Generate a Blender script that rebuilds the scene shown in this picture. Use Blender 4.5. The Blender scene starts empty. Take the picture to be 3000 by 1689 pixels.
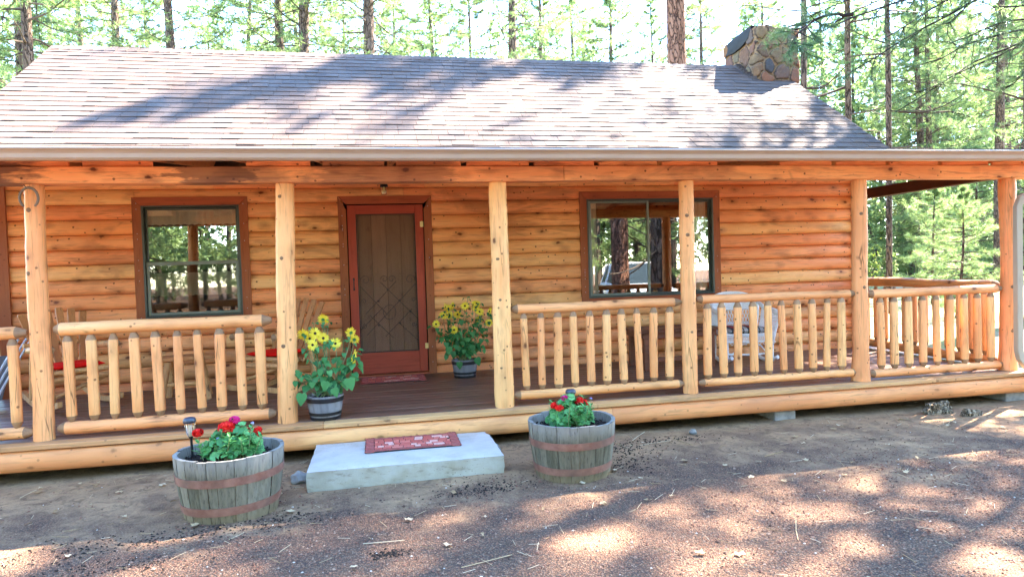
import bpy, math, random
import numpy as np
from mathutils import Vector, Matrix, noise
from math import sin, cos, pi, radians

C = bpy.context.scene.collection
scene = bpy.context.scene

# ------------------------------------------------------------------ camera
CAM = dict(f=1962.545, yaw=0.196, pitch=-0.029, roll=-0.032, c=(2.604, -5.89, 1.228))
_F = np.array([sin(CAM['yaw'])*cos(CAM['pitch']), cos(CAM['yaw'])*cos(CAM['pitch']), sin(CAM['pitch'])])
_R = np.cross(_F, [0, 0, 1.]); _R /= np.linalg.norm(_R)
_U = np.cross(_R, _F)
_c, _s = cos(CAM['roll']), sin(CAM['roll'])
_R, _U = _c*_R + _s*_U, -_s*_R + _c*_U
_C = np.array(CAM['c'])
def at(x, y, Y):
    """world point on the vertical plane Y=const seen at photo pixel (x, y) (3000 px wide)"""
    d = _F + _R*(x-1500)/CAM['f'] + _U*(844.5-y)/CAM['f']
    return _C + d*(Y-_C[1])/d[1]
cam_data = bpy.data.cameras.new('camera'); cam = bpy.data.objects.new('camera', cam_data); C.objects.link(cam)
cam_data.sensor_width = 36; cam_data.lens = CAM['f']/3000*36
cam_data.clip_start = .05; cam_data.clip_end = 800
cam.matrix_world = Matrix(((_R[0], _U[0], -_F[0], _C[0]), (_R[1], _U[1], -_F[1], _C[1]), (_R[2], _U[2], -_F[2], _C[2]), (0, 0, 0, 1)))
scene.camera = cam
# ------------------------------------------------------------------ light
SUN = Vector((.96, .49, 1.2)).normalized()
world = bpy.data.worlds.new('World'); scene.world = world; world.use_nodes = True
wn = world.node_tree; bg = wn.nodes['Background']
sky = wn.nodes.new('ShaderNodeTexSky'); sky.sky_type = 'NISHITA'; sky.sun_disc = False
sky.sun_elevation = math.asin(SUN.z); sky.sun_rotation = math.atan2(SUN.x, SUN.y)
sky.altitude = 1800; sky.air_density = 1.0; sky.dust_density = 0.0; sky.ozone_density = 2.0
hs_ = wn.nodes.new('ShaderNodeHueSaturation'); hs_.inputs['Saturation'].default_value = 1.12
wn.links.new(sky.outputs[0], hs_.inputs['Color']); wn.links.new(hs_.outputs[0], bg.inputs[0]); bg.inputs[1].default_value = 0.15
sl = bpy.data.lights.new('sun', 'SUN'); sl.energy = 4.0; sl.angle = radians(.53); sl.color = (1, .94, .84)
so = bpy.data.objects.new('sun', sl); C.objects.link(so)
so.rotation_euler = SUN.to_track_quat('Z', 'Y').to_euler()
scene.view_settings.view_transform = 'Standard'; scene.view_settings.look = 'None'
scene.view_settings.exposure = 4.4; scene.view_settings.gamma = 1
scene.view_settings.use_white_balance = True; scene.view_settings.white_balance_temperature = 7200; scene.view_settings.white_balance_tint = 14   # camera balanced for open shade
scene.cycles.max_bounces = 8; scene.cycles.diffuse_bounces = 6; scene.cycles.transparent_max_bounces = 10
scene.cycles.use_denoising = True
scene.cycles.caustics_reflective = False; scene.cycles.caustics_refractive = False
scene.cycles.sample_clamp_indirect = 6

rng = random.Random(7)
# ------------------------------------------------------------------ node helpers
class NT:
    def __init__(s, name):
        s.m = bpy.data.materials.new(name); s.m.use_nodes = True
        s.t = s.m.node_tree; s.t.nodes.clear()
        s.out = s.t.nodes.new('ShaderNodeOutputMaterial')
    def n(s, typ, **kw):
        nd = s.t.nodes.new(typ)
        for k, v in kw.items():
            if k.startswith('i_'):
                key = k[2:]; sock = nd.inputs[int(key)] if key.isdigit() else nd.inputs[key.replace('_', ' ')]
                s.set(sock, v)
            else: setattr(nd, k, v)
        return nd
    def set(s, sock, v):
        if isinstance(v, bpy.types.NodeSocket): s.t.links.new(v, sock)
        elif isinstance(v, (tuple, list)) and len(v) == 3 and sock.type == 'RGBA': sock.default_value = (*v, 1)
        else: sock.default_value = v
    def mix(s, a, b, f, mode='MIX'):
        nd = s.t.nodes.new('ShaderNodeMix'); nd.data_type = 'RGBA'; nd.blend_type = mode
        s.set(nd.inputs[0], f); s.set(nd.inputs[6], a); s.set(nd.inputs[7], b); return nd.outputs[2]
    def math(s, op, a, b=0., c=0., clamp=False):
        nd = s.t.nodes.new('ShaderNodeMath'); nd.operation = op; nd.use_clamp = clamp
        s.set(nd.inputs[0], a); s.set(nd.inputs[1], b); s.set(nd.inputs[2], c); return nd.outputs[0]
    def ramp(s, f, *st):
        nd = s.t.nodes.new('ShaderNodeValToRGB'); e = nd.color_ramp.elements
        while len(e) < len(st): e.new(.5)
        for k, (p, c) in enumerate(st):
            e[k].position = p; e[k].color = (c, c, c, 1) if isinstance(c, (int, float)) else (*c, 1)
        s.set(nd.inputs[0], f); return nd.outputs[0]
    def coord(s, scale=(1, 1, 1), rnd=True, kind='Object'):
        tc = s.t.nodes.new('ShaderNodeTexCoord'); v = tc.outputs[kind]
        if rnd:
            oi = s.t.nodes.new('ShaderNodeObjectInfo')
            m = s.math('MULTIPLY', oi.outputs['Random'], 57.)
            cb = s.t.nodes.new('ShaderNodeCombineXYZ')
            for k in range(3): s.t.links.new(m, cb.inputs[k])
            ad = s.t.nodes.new('ShaderNodeVectorMath'); ad.operation = 'ADD'
            s.t.links.new(v, ad.inputs[0]); s.t.links.new(cb.outputs[0], ad.inputs[1]); v = ad.outputs[0]
        mp = s.t.nodes.new('ShaderNodeMapping'); mp.inputs['Scale'].default_value = scale
        s.t.links.new(v, mp.inputs[0]); return mp.outputs[0]
    def noise(s, vec, scale=5., detail=4., rough=.55, dist=0.):
        nd = s.n('ShaderNodeTexNoise', i_Vector=vec, i_Scale=scale, i_Detail=detail, i_Roughness=rough, i_Distortion=dist)
        return nd.outputs[0]
    def vor(s, vec, scale=5., out='Distance', feature='F1', rand=1.):
        nd = s.t.nodes.new('ShaderNodeTexVoronoi'); nd.feature = feature
        s.set(nd.inputs['Vector'], vec); nd.inputs['Scale'].default_value = scale
        nd.inputs['Randomness'].default_value = rand
        return nd.outputs[out]
    def attr(s, name='tint'):
        nd = s.t.nodes.new('ShaderNodeAttribute'); nd.attribute_name = name; return nd.outputs['Fac']
    def bump(s, h, strength=.4, dist=.01, normal=None):
        nd = s.t.nodes.new('ShaderNodeBump'); nd.inputs['Strength'].default_value = strength
        nd.inputs['Distance'].default_value = dist; s.set(nd.inputs['Height'], h)
        if normal is not None: s.set(nd.inputs['Normal'], normal)
        return nd.outputs[0]
    def bsdf(s, col, rough=.6, normal=None, spec=.3, **kw):
        b = s.t.nodes.new('ShaderNodeBsdfPrincipled')
        s.set(b.inputs['Base Color'], col); s.set(b.inputs['Roughness'], rough)
        b.inputs['Specular IOR Level'].default_value = spec
        if normal is not None: s.set(b.inputs['Normal'], normal)
        for k, v in kw.items(): s.set(b.inputs[k.replace('_', ' ')], v)
        s.t.links.new(b.outputs[0], s.out.inputs[0]); return b

def plain(name, col, rough=.6, spec=.3, var=.12, scale=8., metal=0.):
    s = NT(name); v = s.coord()
    n = s.noise(v, scale, 5)
    c = s.mix(tuple(x*(1-var) for x in col), tuple(min(1, x*(1+var)) for x in col), s.ramp(n, (.3, 0.), (.7, 1.)))
    s.bsdf(c, rough, s.bump(n, .15, .004), spec, Metallic=metal); return s.m

def wood(name, lightc, midc, darkc, axis='X', knots=1., stain=0., rough=.6, grain=1., crack=0., spec=.25, bumpd=.003, stainc=(.05, .025, .02), patches=()):
    s = NT(name)
    st = {'X': (.35, 5, 5), 'Y': (5, .35, 5), 'Z': (5, 5, .35)}[axis]
    kt = {'X': (.75, 1.3, 1.3), 'Y': (1.3, .75, 1.3), 'Z': (1.3, 1.3, .75)}[axis]
    v = s.coord(st); vk = s.coord(kt); vi = s.coord()
    warp = s.noise(s.coord((1, 1, 1)), 3., 2)
    fine = s.noise(v, 9.*grain, 6, .65, .6)
    broad = s.noise(v, 1.3, 3, .5, .8)
    tone = s.noise(vi, 1.1, 2)
    t = s.attr()
    a = s.mix(midc, lightc, s.ramp(s.math('ADD', s.math('MULTIPLY', broad, .6), s.math('MULTIPLY', fine, .4)), (.36, 0.), (.62, 1.)))
    a = s.mix(a, darkc, s.math('MULTIPLY', s.ramp(fine, (.50, 0.), (.68, 1.)), .62))
    a = s.mix(a, s.mix(midc, darkc, .35), s.math('MULTIPLY', s.ramp(tone, (.42, 0.), (.66, 1.)), .6))
    # per board tint
    a = s.mix(a, s.mix((0, 0, 0), (1, 1, 1), t), .28, 'OVERLAY')
    # knots with a halo, broken up
    kd = s.vor(vk, 4.6); kn = s.noise(vi, 26., 3, .6)
    kdd = s.math('ADD', kd, s.math('MULTIPLY', s.math('SUBTRACT', kn, .5), .14))
    halo = s.ramp(kdd, (.08, 1.), (.36, 0.))
    core = s.ramp(kdd, (.06, 1.), (.125, 0.))
    a = s.mix(a, tuple(x*.62 for x in darkc), s.math('MULTIPLY', halo, .38*knots))
    a = s.mix(a, tuple(x*.28 for x in darkc), s.math('MULTIPLY', core, .9*min(1, knots)))
    # small nicks and nail spots
    k2 = s.vor(s.coord((1, 1, 1)), 11.)
    a = s.mix(a, tuple(x*.3 for x in darkc), s.math('MULTIPLY', s.ramp(k2, (.08, 1.), (.14, 0.)), .75*knots, clamp=True))
    if crack:
        cv = {'X': (.45, 9, 9), 'Y': (9, .45, 9), 'Z': (9, 9, .45)}[axis]
        cn = s.vor(s.coord(cv), 1.5, 'Distance', 'DISTANCE_TO_EDGE')
        cm = s.math('MULTIPLY', s.ramp(cn, (.0, 1.), (.018, 0.)), s.ramp(warp, (.5, 0.), (.6, 1.)))
        a = s.mix(a, tuple(x*.2 for x in darkc), s.math('MULTIPLY', cm, crack))
    if stain:
        sn = s.noise(s.coord({'X': (.55, 2, 2), 'Y': (2, .55, 2), 'Z': (2, 2, .55)}[axis]), 1.6, 5, .62, .5)
        a = s.mix(a, stainc, s.math('MULTIPLY', s.ramp(sn, (.53, 0.), (.64, 1.)), stain))
    if patches:
        sp = s.n('ShaderNodeSeparateXYZ'); tc_ = s.n('ShaderNodeTexCoord'); s.t.links.new(tc_.outputs['Object'], sp.inputs[0])
        edge = s.math('MULTIPLY', s.math('SUBTRACT', s.noise(s.coord((1.5, 7, 7)), 2.2, 5, .65), .5), .9)
        for p0, p1, k_ in patches:
            u = s.math('DIVIDE', s.math('SUBTRACT', s.math('ADD', sp.outputs[0], edge), p0), p1-p0)
            mk = s.math('MULTIPLY', s.ramp(u, (.0, 0.), (.12, 1.)), s.ramp(u, (.88, 1.), (1., 0.)))
            a = s.mix(a, stainc, s.math('MULTIPLY', mk, k_))
    h = s.math('ADD', fine, s.math('MULTIPLY', core, -.8))
    s.bsdf(a, rough, s.bump(h, .5, bumpd), spec)
    return s.m

M = {}
M['siding'] = wood('siding wood', (.98, .55, .245), (.95, .41, .16), (.42, .10, .035), 'X', knots=1.25, stain=.45, stainc=(.26, .10, .045), rough=.5, crack=.25)
M['post'] = wood('peeled post wood', (.93, .51, .215), (.86, .36, .13), (.40, .13, .05), 'Z', knots=1., crack=.85, rough=.5)
M['rail'] = wood('peeled rail wood', (.93, .50, .215), (.85, .36, .13), (.38, .13, .05), 'X', knots=.9, crack=.5, rough=.5)
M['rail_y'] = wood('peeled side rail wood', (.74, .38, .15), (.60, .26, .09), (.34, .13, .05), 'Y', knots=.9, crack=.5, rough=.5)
M['tip'] = wood('weathered log tip', (.36, .22, .12), (.28, .165, .09), (.14, .08, .045), 'X', knots=.2, rough=.75)
M['beam'] = wood('rough beam wood', (.96, .46, .20), (.92, .34, .14), (.30, .06, .028), 'X', knots=1.1, stain=.45, stainc=(.10, .04, .035), crack=.5, rough=.7, bumpd=.006, patches=((-1.4, .10, .85), (1.0, 1.62, .7), (1.98, 3.35, .55)))
M['beam_y'] = wood('side beam wood with painted shade', (.10, .035, .02), (.07, .024, .015), (.03, .012, .01), 'Y', knots=.5, rough=.8)  # unlit look of the side beams put into a near-black colour
M['rafter'] = wood('rafter wood', (.36, .10, .04), (.24, .06, .028), (.08, .025, .015), 'Y', knots=.5, stain=.5, rough=.8)
M['ceiling'] = wood('ceiling boards lightened for bounce', (.82, .56, .30), (.72, .44, .21), (.40, .2, .09), 'X', knots=.5, rough=.6)  # unseen ceiling, tone raised to bounce more light into the porch
M['rafter_wood'] = wood('sawn rafter wood', (.70, .34, .15), (.58, .22, .09), (.2, .06, .03), 'Y', knots=.5, stain=.4, rough=.7)
M['trim'] = wood('brown trim wood', (.44, .15, .065), (.34, .105, .045), (.16, .045, .022), 'Z', knots=.5, rough=.7)
M['trim_x'] = wood('brown head trim wood', (.50, .14, .058), (.40, .10, .042), (.17, .045, .022), 'X', knots=.5, rough=.7)
M['door'] = wood('red door paint', (.48, .085, .045), (.40, .065, .036), (.20, .03, .02), 'Z', knots=.15, rough=.45, grain=.8)
M['door_x'] = wood('red door rail paint', (.49, .09, .048), (.39, .065, .036), (.19, .03, .02), 'X', knots=.15, rough=.45, grain=.8)
M['plank'] = wood('inner door plank', (.56, .31, .20), (.46, .24, .15), (.20, .10, .065), 'Z', knots=.3, rough=.6)
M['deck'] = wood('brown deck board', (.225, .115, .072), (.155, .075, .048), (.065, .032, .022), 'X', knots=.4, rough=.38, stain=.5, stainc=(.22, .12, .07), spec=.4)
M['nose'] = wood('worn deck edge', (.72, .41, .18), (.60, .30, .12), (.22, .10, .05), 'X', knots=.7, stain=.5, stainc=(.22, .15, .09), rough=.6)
M['skirt'] = wood('skirt log wood', (.88, .44, .175), (.80, .31, .11), (.36, .13, .05), 'X', knots=.55, stain=.35, stainc=(.45, .17, .08), rough=.5)
M['gutter'] = plain('taupe gutter paint', (.40, .31, .24), .35, .5, .06, 3.)
M['spout'] = plain('taupe downspout paint', (.36, .31, .23), .4, .5, .05, 3.)
M['sash'] = plain('dark green metal sash', (.055, .075, .065), .4, .5, .1)
M['sash_light'] = plain('grey green metal sash', (.17, .22, .19), .4, .5, .1)
M['black'] = plain('black paint', (.015, .015, .016), .4, .4)
M['iron'] = plain('rusty brown iron', (.045, .025, .018), .6, .4, .3)
M['shoe_iron'] = plain('dull horseshoe iron', (.17, .115, .08), .6, .4, .3)
M['brass'] = plain('brass hinge', (.75, .62, .30), .3, .5, .1, metal=.6)
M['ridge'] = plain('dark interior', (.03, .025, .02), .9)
M['twine'] = plain('dry straw', (.45, .33, .19), .8)

def m_shingle():
    s = NT('asphalt shingle'); v = s.coord(rnd=False); t = s.attr()
    col = s.ramp(t, (0., (.062, .042, .034)), (.25, (.088, .057, .043)), (.5, (.108, .066, .047)), (.72, (.080, .057, .046)), (1., (.120, .075, .054)))
    g = s.noise(v, 320., 2); g2 = s.noise(v, 2.2, 4)
    col = s.mix(col, (.04, .035, .035), s.ramp(g, (.5, 0.), (.75, .6)))
    col = s.mix(col, (.17, .14, .125), s.math('MULTIPLY', s.ramp(g, (.2, 1.), (.42, 0.)), .45))
    col = s.mix(col, (.14, .12, .11), s.math('MULTIPLY', s.ramp(g2, (.4, 0.), (.7, 1.)), .35))
    s.bsdf(col, .85, s.bump(g, .6, .004), .25); return s.m
M['shingle'] = m_shingle()

def m_stone():
    s = NT('chimney stone'); v = s.coord(rnd=False); t = s.attr(); mo = s.attr('mortar')
    n = s.noise(v, 9., 6, .6); n2 = s.noise(v, 40., 4)
    col = s.ramp(t, (0., (.09, .065, .05)), (.2, (.20, .075, .03)), (.38, (.17, .12, .06)), (.52, (.05, .05, .054)), (.68, (.27, .09, .035)), (.82, (.08, .07, .06)), (1., (.18, .11, .05)))
    col = s.mix(col, (.09, .07, .055), s.math('MULTIPLY', s.ramp(n, (.5, 0.), (.75, 1.)), .65))
    col = s.mix(col, (.34, .24, .14), s.math('MULTIPLY', s.ramp(n2, (.55, 0.), (.8, 1.)), .4))
    col = s.mix(col, (.05, .032, .022), s.ramp(mo, (.15, 0.), (.45, 1.)))
    col = s.mix(col, s.mix((.28, .165, .085), (.16, .095, .05), n2), s.ramp(mo, (.6, 0.), (.9, 1.)))
    s.bsdf(col, .85, s.bump(s.math('ADD', n, s.math('MULTIPLY', n2, .4)), .7, .012), .2); return s.m
M['stone'] = m_stone()

def m_ground():
    s = NT('cinder and dust ground'); v = s.coord(rnd=False)
    big = s.noise(v, .55, 5, .6); med = s.noise(v, 3.2, 5, .6, .4); fin = s.noise(v, 38., 5, .7)
    vr = s.vor(v, 95., 'Color'); vd = s.vor(v, 95.)
    sep = s.n('ShaderNodeSeparateColor'); s.t.links.new(vr, sep.inputs[0])
    dust = s.mix((.37, .225, .12), (.25, .15, .085), s.ramp(med, (.35, 0.), (.65, 1.)))
    dust = s.mix(dust, (.15, .085, .055), s.ramp(fin, (.52, 0.), (.75, .7)))
    peb = s.ramp(sep.outputs[0], (0., (.085, .045, .027)), (.3, (.21, .10, .062)), (.6, (.17, .09, .055)), (.8, (.28, .18, .12)), (1., (.13, .095, .065)))
    peb = s.mix(peb, (.045, .03, .028), s.ramp(vd, (.32, 0.), (.62, 1.)))
    # gravel takes over away from the porch edge
    sx = s.n('ShaderNodeSeparateXYZ'); s.t.links.new(v, sx.inputs[0])
    g = s.math('MULTIPLY', s.math('SUBTRACT', s.math('MULTIPLY', sx.outputs[1], -1.), .75), .75)
    g = s.math('ADD', g, s.math('MULTIPLY', s.math('SUBTRACT', big, .5), 2.2))
    g = s.math('ADD', g, s.math('MULTIPLY', s.math('SUBTRACT', med, .5), 1.3))
    gm = s.ramp(g, (.05, 0.), (.75, 1.))
    far = s.ramp(s.math('DIVIDE', sx.outputs[1], 20.), (.02, 0.), (.12, 1.))
    gm = s.math('MULTIPLY', gm, s.math('SUBTRACT', 1., far))
    clod = s.noise(v, 9., 6, .75, 1.2)
    dust = s.mix(dust, (.13, .08, .048), s.math('MULTIPLY', s.ramp(clod, (.50, 0.), (.62, 1.)), .7))
    dust = s.mix(dust, (.44, .30, .18), s.math('MULTIPLY', s.ramp(clod, (.30, 1.), (.42, 0.)), .5))
    col = s.mix(dust, peb, s.math('MULTIPLY', gm, .85))
    duff = s.mix((.24, .19, .11), (.15, .17, .06), s.ramp(s.noise(v, .9, 5), (.42, 0.), (.6, 1.)))
    duff = s.mix(duff, (.1, .085, .05), s.ramp(fin, (.5, 0.), (.8, .8)))
    col = s.mix(col, duff, far)
    h = s.math('ADD', s.math('MULTIPLY', s.math('ADD', fin, clod), .8), s.math('MULTIPLY', s.math('SUBTRACT', .5, vd), gm))
    s.bsdf(col, .95, s.bump(h, .8, .012), .1); return s.m
M['ground'] = m_ground()

def m_tinted(name, *stops, rough=.8, nscale=60., var=.25, bd=.003, spec=.2, trans=0.):
    s = NT(name); v = s.coord(rnd=False); t = s.attr(); col = s.ramp(t, *stops)
    n = s.noise(v, nscale, 4)
    col = s.mix(col, (0, 0, 0), s.math('MULTIPLY', s.ramp(n, (.45, 0.), (.8, 1.)), var))
    b = s.bsdf(col, rough, s.bump(n, .4, bd), spec)
    if trans:
        tr = s.n('ShaderNodeBsdfTranslucent'); s.set(tr.inputs[0], col)
        mx = s.n('ShaderNodeMixShader', i_0=trans)
        s.t.links.new(b.outputs[0], mx.inputs[1]); s.t.links.new(tr.outputs[0], mx.inputs[2])
        s.t.links.new(mx.outputs[0], s.out.inputs[0])
    return s.m
M['gravel'] = m_tinted('cinder gravel', (0., (.06, .032, .022)), (.35, (.22, .095, .06)), (.7, (.28, .15, .095)), (.9, (.38, .27, .19)), (1., (.55, .47, .38)))
M['mulch'] = m_tinted('black soil crumbs', (0., (.012, .010, .009)), (1., (.06, .042, .03)), rough=.95)
M['litter'] = m_tinted('dry leaves', (0., (.30, .17, .08)), (.5, (.50, .34, .18)), (1., (.62, .50, .33)), trans=.2)
M['needle'] = m_tinted('pine needles', (0., (.08, .14, .05)), (.5, (.15, .24, .085)), (1., (.25, .35, .12)), rough=.45, var=0., spec=.4, trans=.5)
M['oak'] = m_tinted('oak leaves', (0., (.10, .17, .025)), (.5, (.16, .23, .03)), (1., (.26, .30, .05)), rough=.5, var=0., spec=.3, trans=.5)
M['farleaf'] = m_tinted('far forest foliage', (0., (.10, .17, .07)), (.5, (.18, .27, .10)), (1., (.27, .37, .14)), rough=.5, var=0., trans=.5)
M['limb'] = m_tinted('dead limb bark', (0., (.035, .024, .018)), (1., (.10, .074, .056)))
M['twig'] = m_tinted('dark pine twig', (0., (.018, .012, .009)), (1., (.05, .032, .022)))
M['needle_near'] = m_tinted('long green pine needles', (0., (.045, .11, .04)), (.5, (.085, .17, .06)), (1., (.15, .25, .09)), rough=.45, var=0., spec=.4, trans=.4)
def m_bark(name, a, b, d, sc=1.):
    s = NT(name); v = s.coord((2.6*sc, 2.6*sc, .75*sc)); 
    w = s.noise(v, 2.4, 3)
    ad = s.n('ShaderNodeVectorMath', operation='ADD'); s.t.links.new(v, ad.inputs[0]); s.t.links.new(w, ad.inputs[1])
    e = s.vor(ad.outputs[0], 3.4, 'Distance', 'DISTANCE_TO_EDGE'); n = s.noise(v, 14., 5)
    cc = s.vor(ad.outputs[0], 3.4, 'Color'); sep = s.n('ShaderNodeSeparateColor'); s.t.links.new(cc, sep.inputs[0])
    col = s.mix(a, b, sep.outputs[0]); col = s.mix(col, tuple(x*.55 for x in a), s.ramp(n, (.5, 0.), (.75, .7)))
    col = s.mix(d, col, s.ramp(e, (.015, 0.), (.10, 1.)))
    s.bsdf(col, .9, s.bump(s.math('ADD', s.ramp(e, (0., 0.), (.16, 1.)), s.math('MULTIPLY', n, .3)), 1., .03), .15); return s.m
M['bark'] = m_bark('grey pine bark', (.10, .068, .05), (.155, .108, .082), (.022, .014, .011))
M['bark_red'] = m_bark('old orange pine bark', (.19, .088, .058), (.25, .13, .088), (.03, .014, .01))

def m_concrete():
    s = NT('cast concrete'); v = s.coord(rnd=False); n = s.noise(v, 5., 6, .6); f = s.noise(v, 70., 4, .7); p = s.vor(v, 34.)
    nz = s.n('ShaderNodeNewGeometry'); sx = s.n('ShaderNodeSeparateXYZ'); s.t.links.new(nz.outputs['Normal'], sx.inputs[0])
    side = s.ramp(sx.outputs[2], (.3, 1.), (.8, 0.))
    col = s.mix((.46, .42, .37), (.54, .50, .45), s.ramp(n, (.35, 0.), (.65, 1.)))
    sc = s.mix((.33, .31, .23), (.42, .41, .34), s.ramp(n, (.35, 0.), (.6, 1.)))
    sc = s.mix(sc, (.16, .12, .08), s.math('MULTIPLY', s.ramp(s.noise(s.coord((1, 1, 3), rnd=False), 9., 6, .7), (.55, 0.), (.66, 1.)), .5))
    col = s.mix(col, (.30, .23, .17), s.math('MULTIPLY', s.ramp(s.noise(v, 2.6, 6, .7), (.50, 0.), (.68, 1.)), .45))
    col = s.mix(col, sc, side)
    pit = s.math('MULTIPLY', s.ramp(p, (.08, 1.), (.16, 0.)), s.ramp(s.noise(v, 3., 3), (.5, 0.), (.6, 1.)))
    col = s.mix(col, (.10, .085, .07), s.math('MULTIPLY', pit, .8))
    s.bsdf(col, .85, s.bump(s.math('SUBTRACT', f, pit), .4, .005), .2); return s.m
M['concrete'] = m_concrete()

def m_stave():
    s = NT('weathered oak stave'); v = s.coord((6, 6, .9)); v1 = s.coord(); t = s.attr()
    tc = s.n('ShaderNodeTexCoord'); sx = s.n('ShaderNodeSeparateXYZ'); s.t.links.new(tc.outputs['Object'], sx.inputs[0])
    n = s.noise(v, 7., 6, .65); b = s.noise(v1, 6., 4)
    col = s.mix((.085, .072, .045), (.215, .185, .125), s.ramp(n, (.35, 0.), (.65, 1.)))
    col = s.mix(col, s.mix((.04, .045, .028), (.26, .24, .18), t), .5)
    top = s.ramp(s.math('ADD', sx.outputs[2], s.math('MULTIPLY', b, .09)), (.34, 0.), (.42, 1.))
    col = s.mix(col, (.29, .275, .245), s.math('MULTIPLY', top, .6))
    low = s.ramp(s.math('ADD', sx.outputs[2], s.math('MULTIPLY', b, .07)), (.03, 1.), (.12, 0.))
    col = s.mix(col, (.24, .165, .085), s.math('MULTIPLY', low, .75))
    col = s.mix(col, (.04, .035, .025), s.ramp(s.noise(v, 16., 4), (.56, 0.), (.72, .75)))
    s.bsdf(col, .85, s.bump(n, .6, .006), .2); return s.m
M['stave'] = m_stave()
def m_rust():
    s = NT('rusty hoop iron'); v = s.coord(); n = s.noise(v, 12., 6, .65); g = s.noise(v, 4., 3)
    col = s.mix((.19, .075, .05), (.28, .135, .095), s.ramp(n, (.35, 0.), (.65, 1.)))
    col = s.mix(col, (.12, .07, .05), s.ramp(g, (.52, 0.), (.7, .8)))
    s.bsdf(col, .7, s.bump(n, .4, .002), .4); return s.m
M['rust'] = m_rust()
M['soil'] = m_tinted('potting soil', (0., (.010, .008, .007)), (1., (.045, .03, .022)), rough=.95, nscale=90., var=.5, bd=.01)
M['geran'] = m_tinted('geranium leaf', (0., (.025, .14, .035)), (.5, (.05, .25, .06)), (1., (.14, .42, .12)), rough=.45, var=.1, nscale=30., trans=.25, spec=.35)
M['sunleaf'] = m_tinted('sunflower leaf', (0., (.022, .12, .035)), (.5, (.04, .21, .06)), (1., (.10, .33, .10)), rough=.5, var=.12, nscale=30., trans=.22, spec=.3)
M['stem'] = m_tinted('green stem', (0., (.14, .2, .07)), (1., (.25, .30, .14)), rough=.5)
M['petal_y'] = m_tinted('yellow petal', (0., (.93, .72, .03)), (1., (.97, .84, .12)), rough=.5, var=.05, trans=.3)
M['petal_r'] = m_tinted('red petal', (0., (.62, .008, .008)), (.7, (.85, .02, .015)), (1., (.9, .06, .03)), rough=.5, var=.05, trans=.2)
M['petal_m'] = m_tinted('magenta petal', (0., (.60, .01, .14)), (1., (.85, .04, .25)), rough=.5, var=.05, trans=.2)
M['petal_b'] = m_tinted('blue floret', (0., (.25, .28, .6)), (1., (.5, .5, .8)), rough=.5, var=.05)
M['disc'] = plain('flower disc', (.03, .015, .01), .9)
M['pot'] = wood('grey pot stave', (.27, .28, .29), (.21, .22, .235), (.10, .10, .11), 'Z', knots=.15, rough=.55)
M['cushion_red'] = plain('red cushion cloth', (.90, .012, .008), .8, .1)
M['chairlog'] = wood('peeled chair log', (.74, .42, .18), (.58, .29, .11), (.26, .11, .045), 'Z', knots=.8, rough=.55)
M['chairslat'] = wood('chair slat wood', (.60, .27, .10), (.48, .19, .065), (.18, .07, .03), 'Z', knots=.6, rough=.55)
M['darktable'] = wood('dark table wood', (.26, .10, .055), (.19, .07, .04), (.08, .03, .02), 'X', knots=.3, rough=.5)
M['wicker'] = plain('white painted wicker', (.86, .89, .90), .5, .4, .1, 60.)
M['lampglass'] = None
def m_glass(name, refl, tintc, rough=0.):
    s = NT(name)
    lw = s.n('ShaderNodeLayerWeight', i_Blend=.25)
    f = s.math('ADD', s.math('MULTIPLY', lw.outputs['Fresnel'], .8), refl, clamp=True)
    tr = s.n('ShaderNodeBsdfTransparent', i_Color=tintc); gl = s.n('ShaderNodeBsdfGlossy', i_Color=(1, 1, 1), i_Roughness=rough)
    mx = s.n('ShaderNodeMixShader'); s.t.links.new(f, mx.inputs[0]); s.t.links.new(tr.outputs[0], mx.inputs[1]); s.t.links.new(gl.outputs[0], mx.inputs[2])
    s.t.links.new(mx.outputs[0], s.out.inputs[0]); return s.m
M['glass'] = m_glass('window glass', .16, (.93, .96, .94))
M['glass_screen'] = m_glass('screened window glass', .07, (.62, .65, .62), .02)
M['lampglass'] = m_glass('clear lamp glass', .12, (.9, .9, .88))
def m_screen():
    s = NT('door screen'); d = s.n('ShaderNodeBsdfDiffuse', i_Color=(.16, .115, .08)); tr = s.n('ShaderNodeBsdfTransparent')
    mx = s.n('ShaderNodeMixShader', i_0=.24); s.t.links.new(tr.outputs[0], mx.inputs[1]); s.t.links.new(d.outputs[0], mx.inputs[2])
    s.t.links.new(mx.outputs[0], s.out.inputs[0]); return s.m
M['screen'] = m_screen()
def m_curtain():
    s = NT('sheer curtain'); d = s.n('ShaderNodeBsdfDiffuse', i_Color=(.92, .86, .70)); tr = s.n('ShaderNodeBsdfTransparent')
    mx = s.n('ShaderNodeMixShader', i_0=.92); s.t.links.new(tr.outputs[0], mx.inputs[1]); s.t.links.new(d.outputs[0], mx.inputs[2])
    s.t.links.new(mx.outputs[0], s.out.inputs[0]); return s.m
M['curtain'] = m_curtain()
def m_mat():
    s = NT('brick pattern door mat'); v = s.coord(rnd=False); t = s.attr()
    n = s.noise(v, 30., 4)
    col = s.ramp(t, (0., (.025, .022, .022)), (.25, (.36, .10, .085)), (.5, (.55, .11, .085)), (.8, (.66, .19, .14)), (1., (.75, .42, .34)))
    col = s.mix(col, (.06, .04, .04), s.ramp(n, (.55, 0.), (.8, .5)))
    s.bsdf(col, .8, s.bump(n, .4, .003), .25); return s.m
M['mat'] = m_mat()
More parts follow.
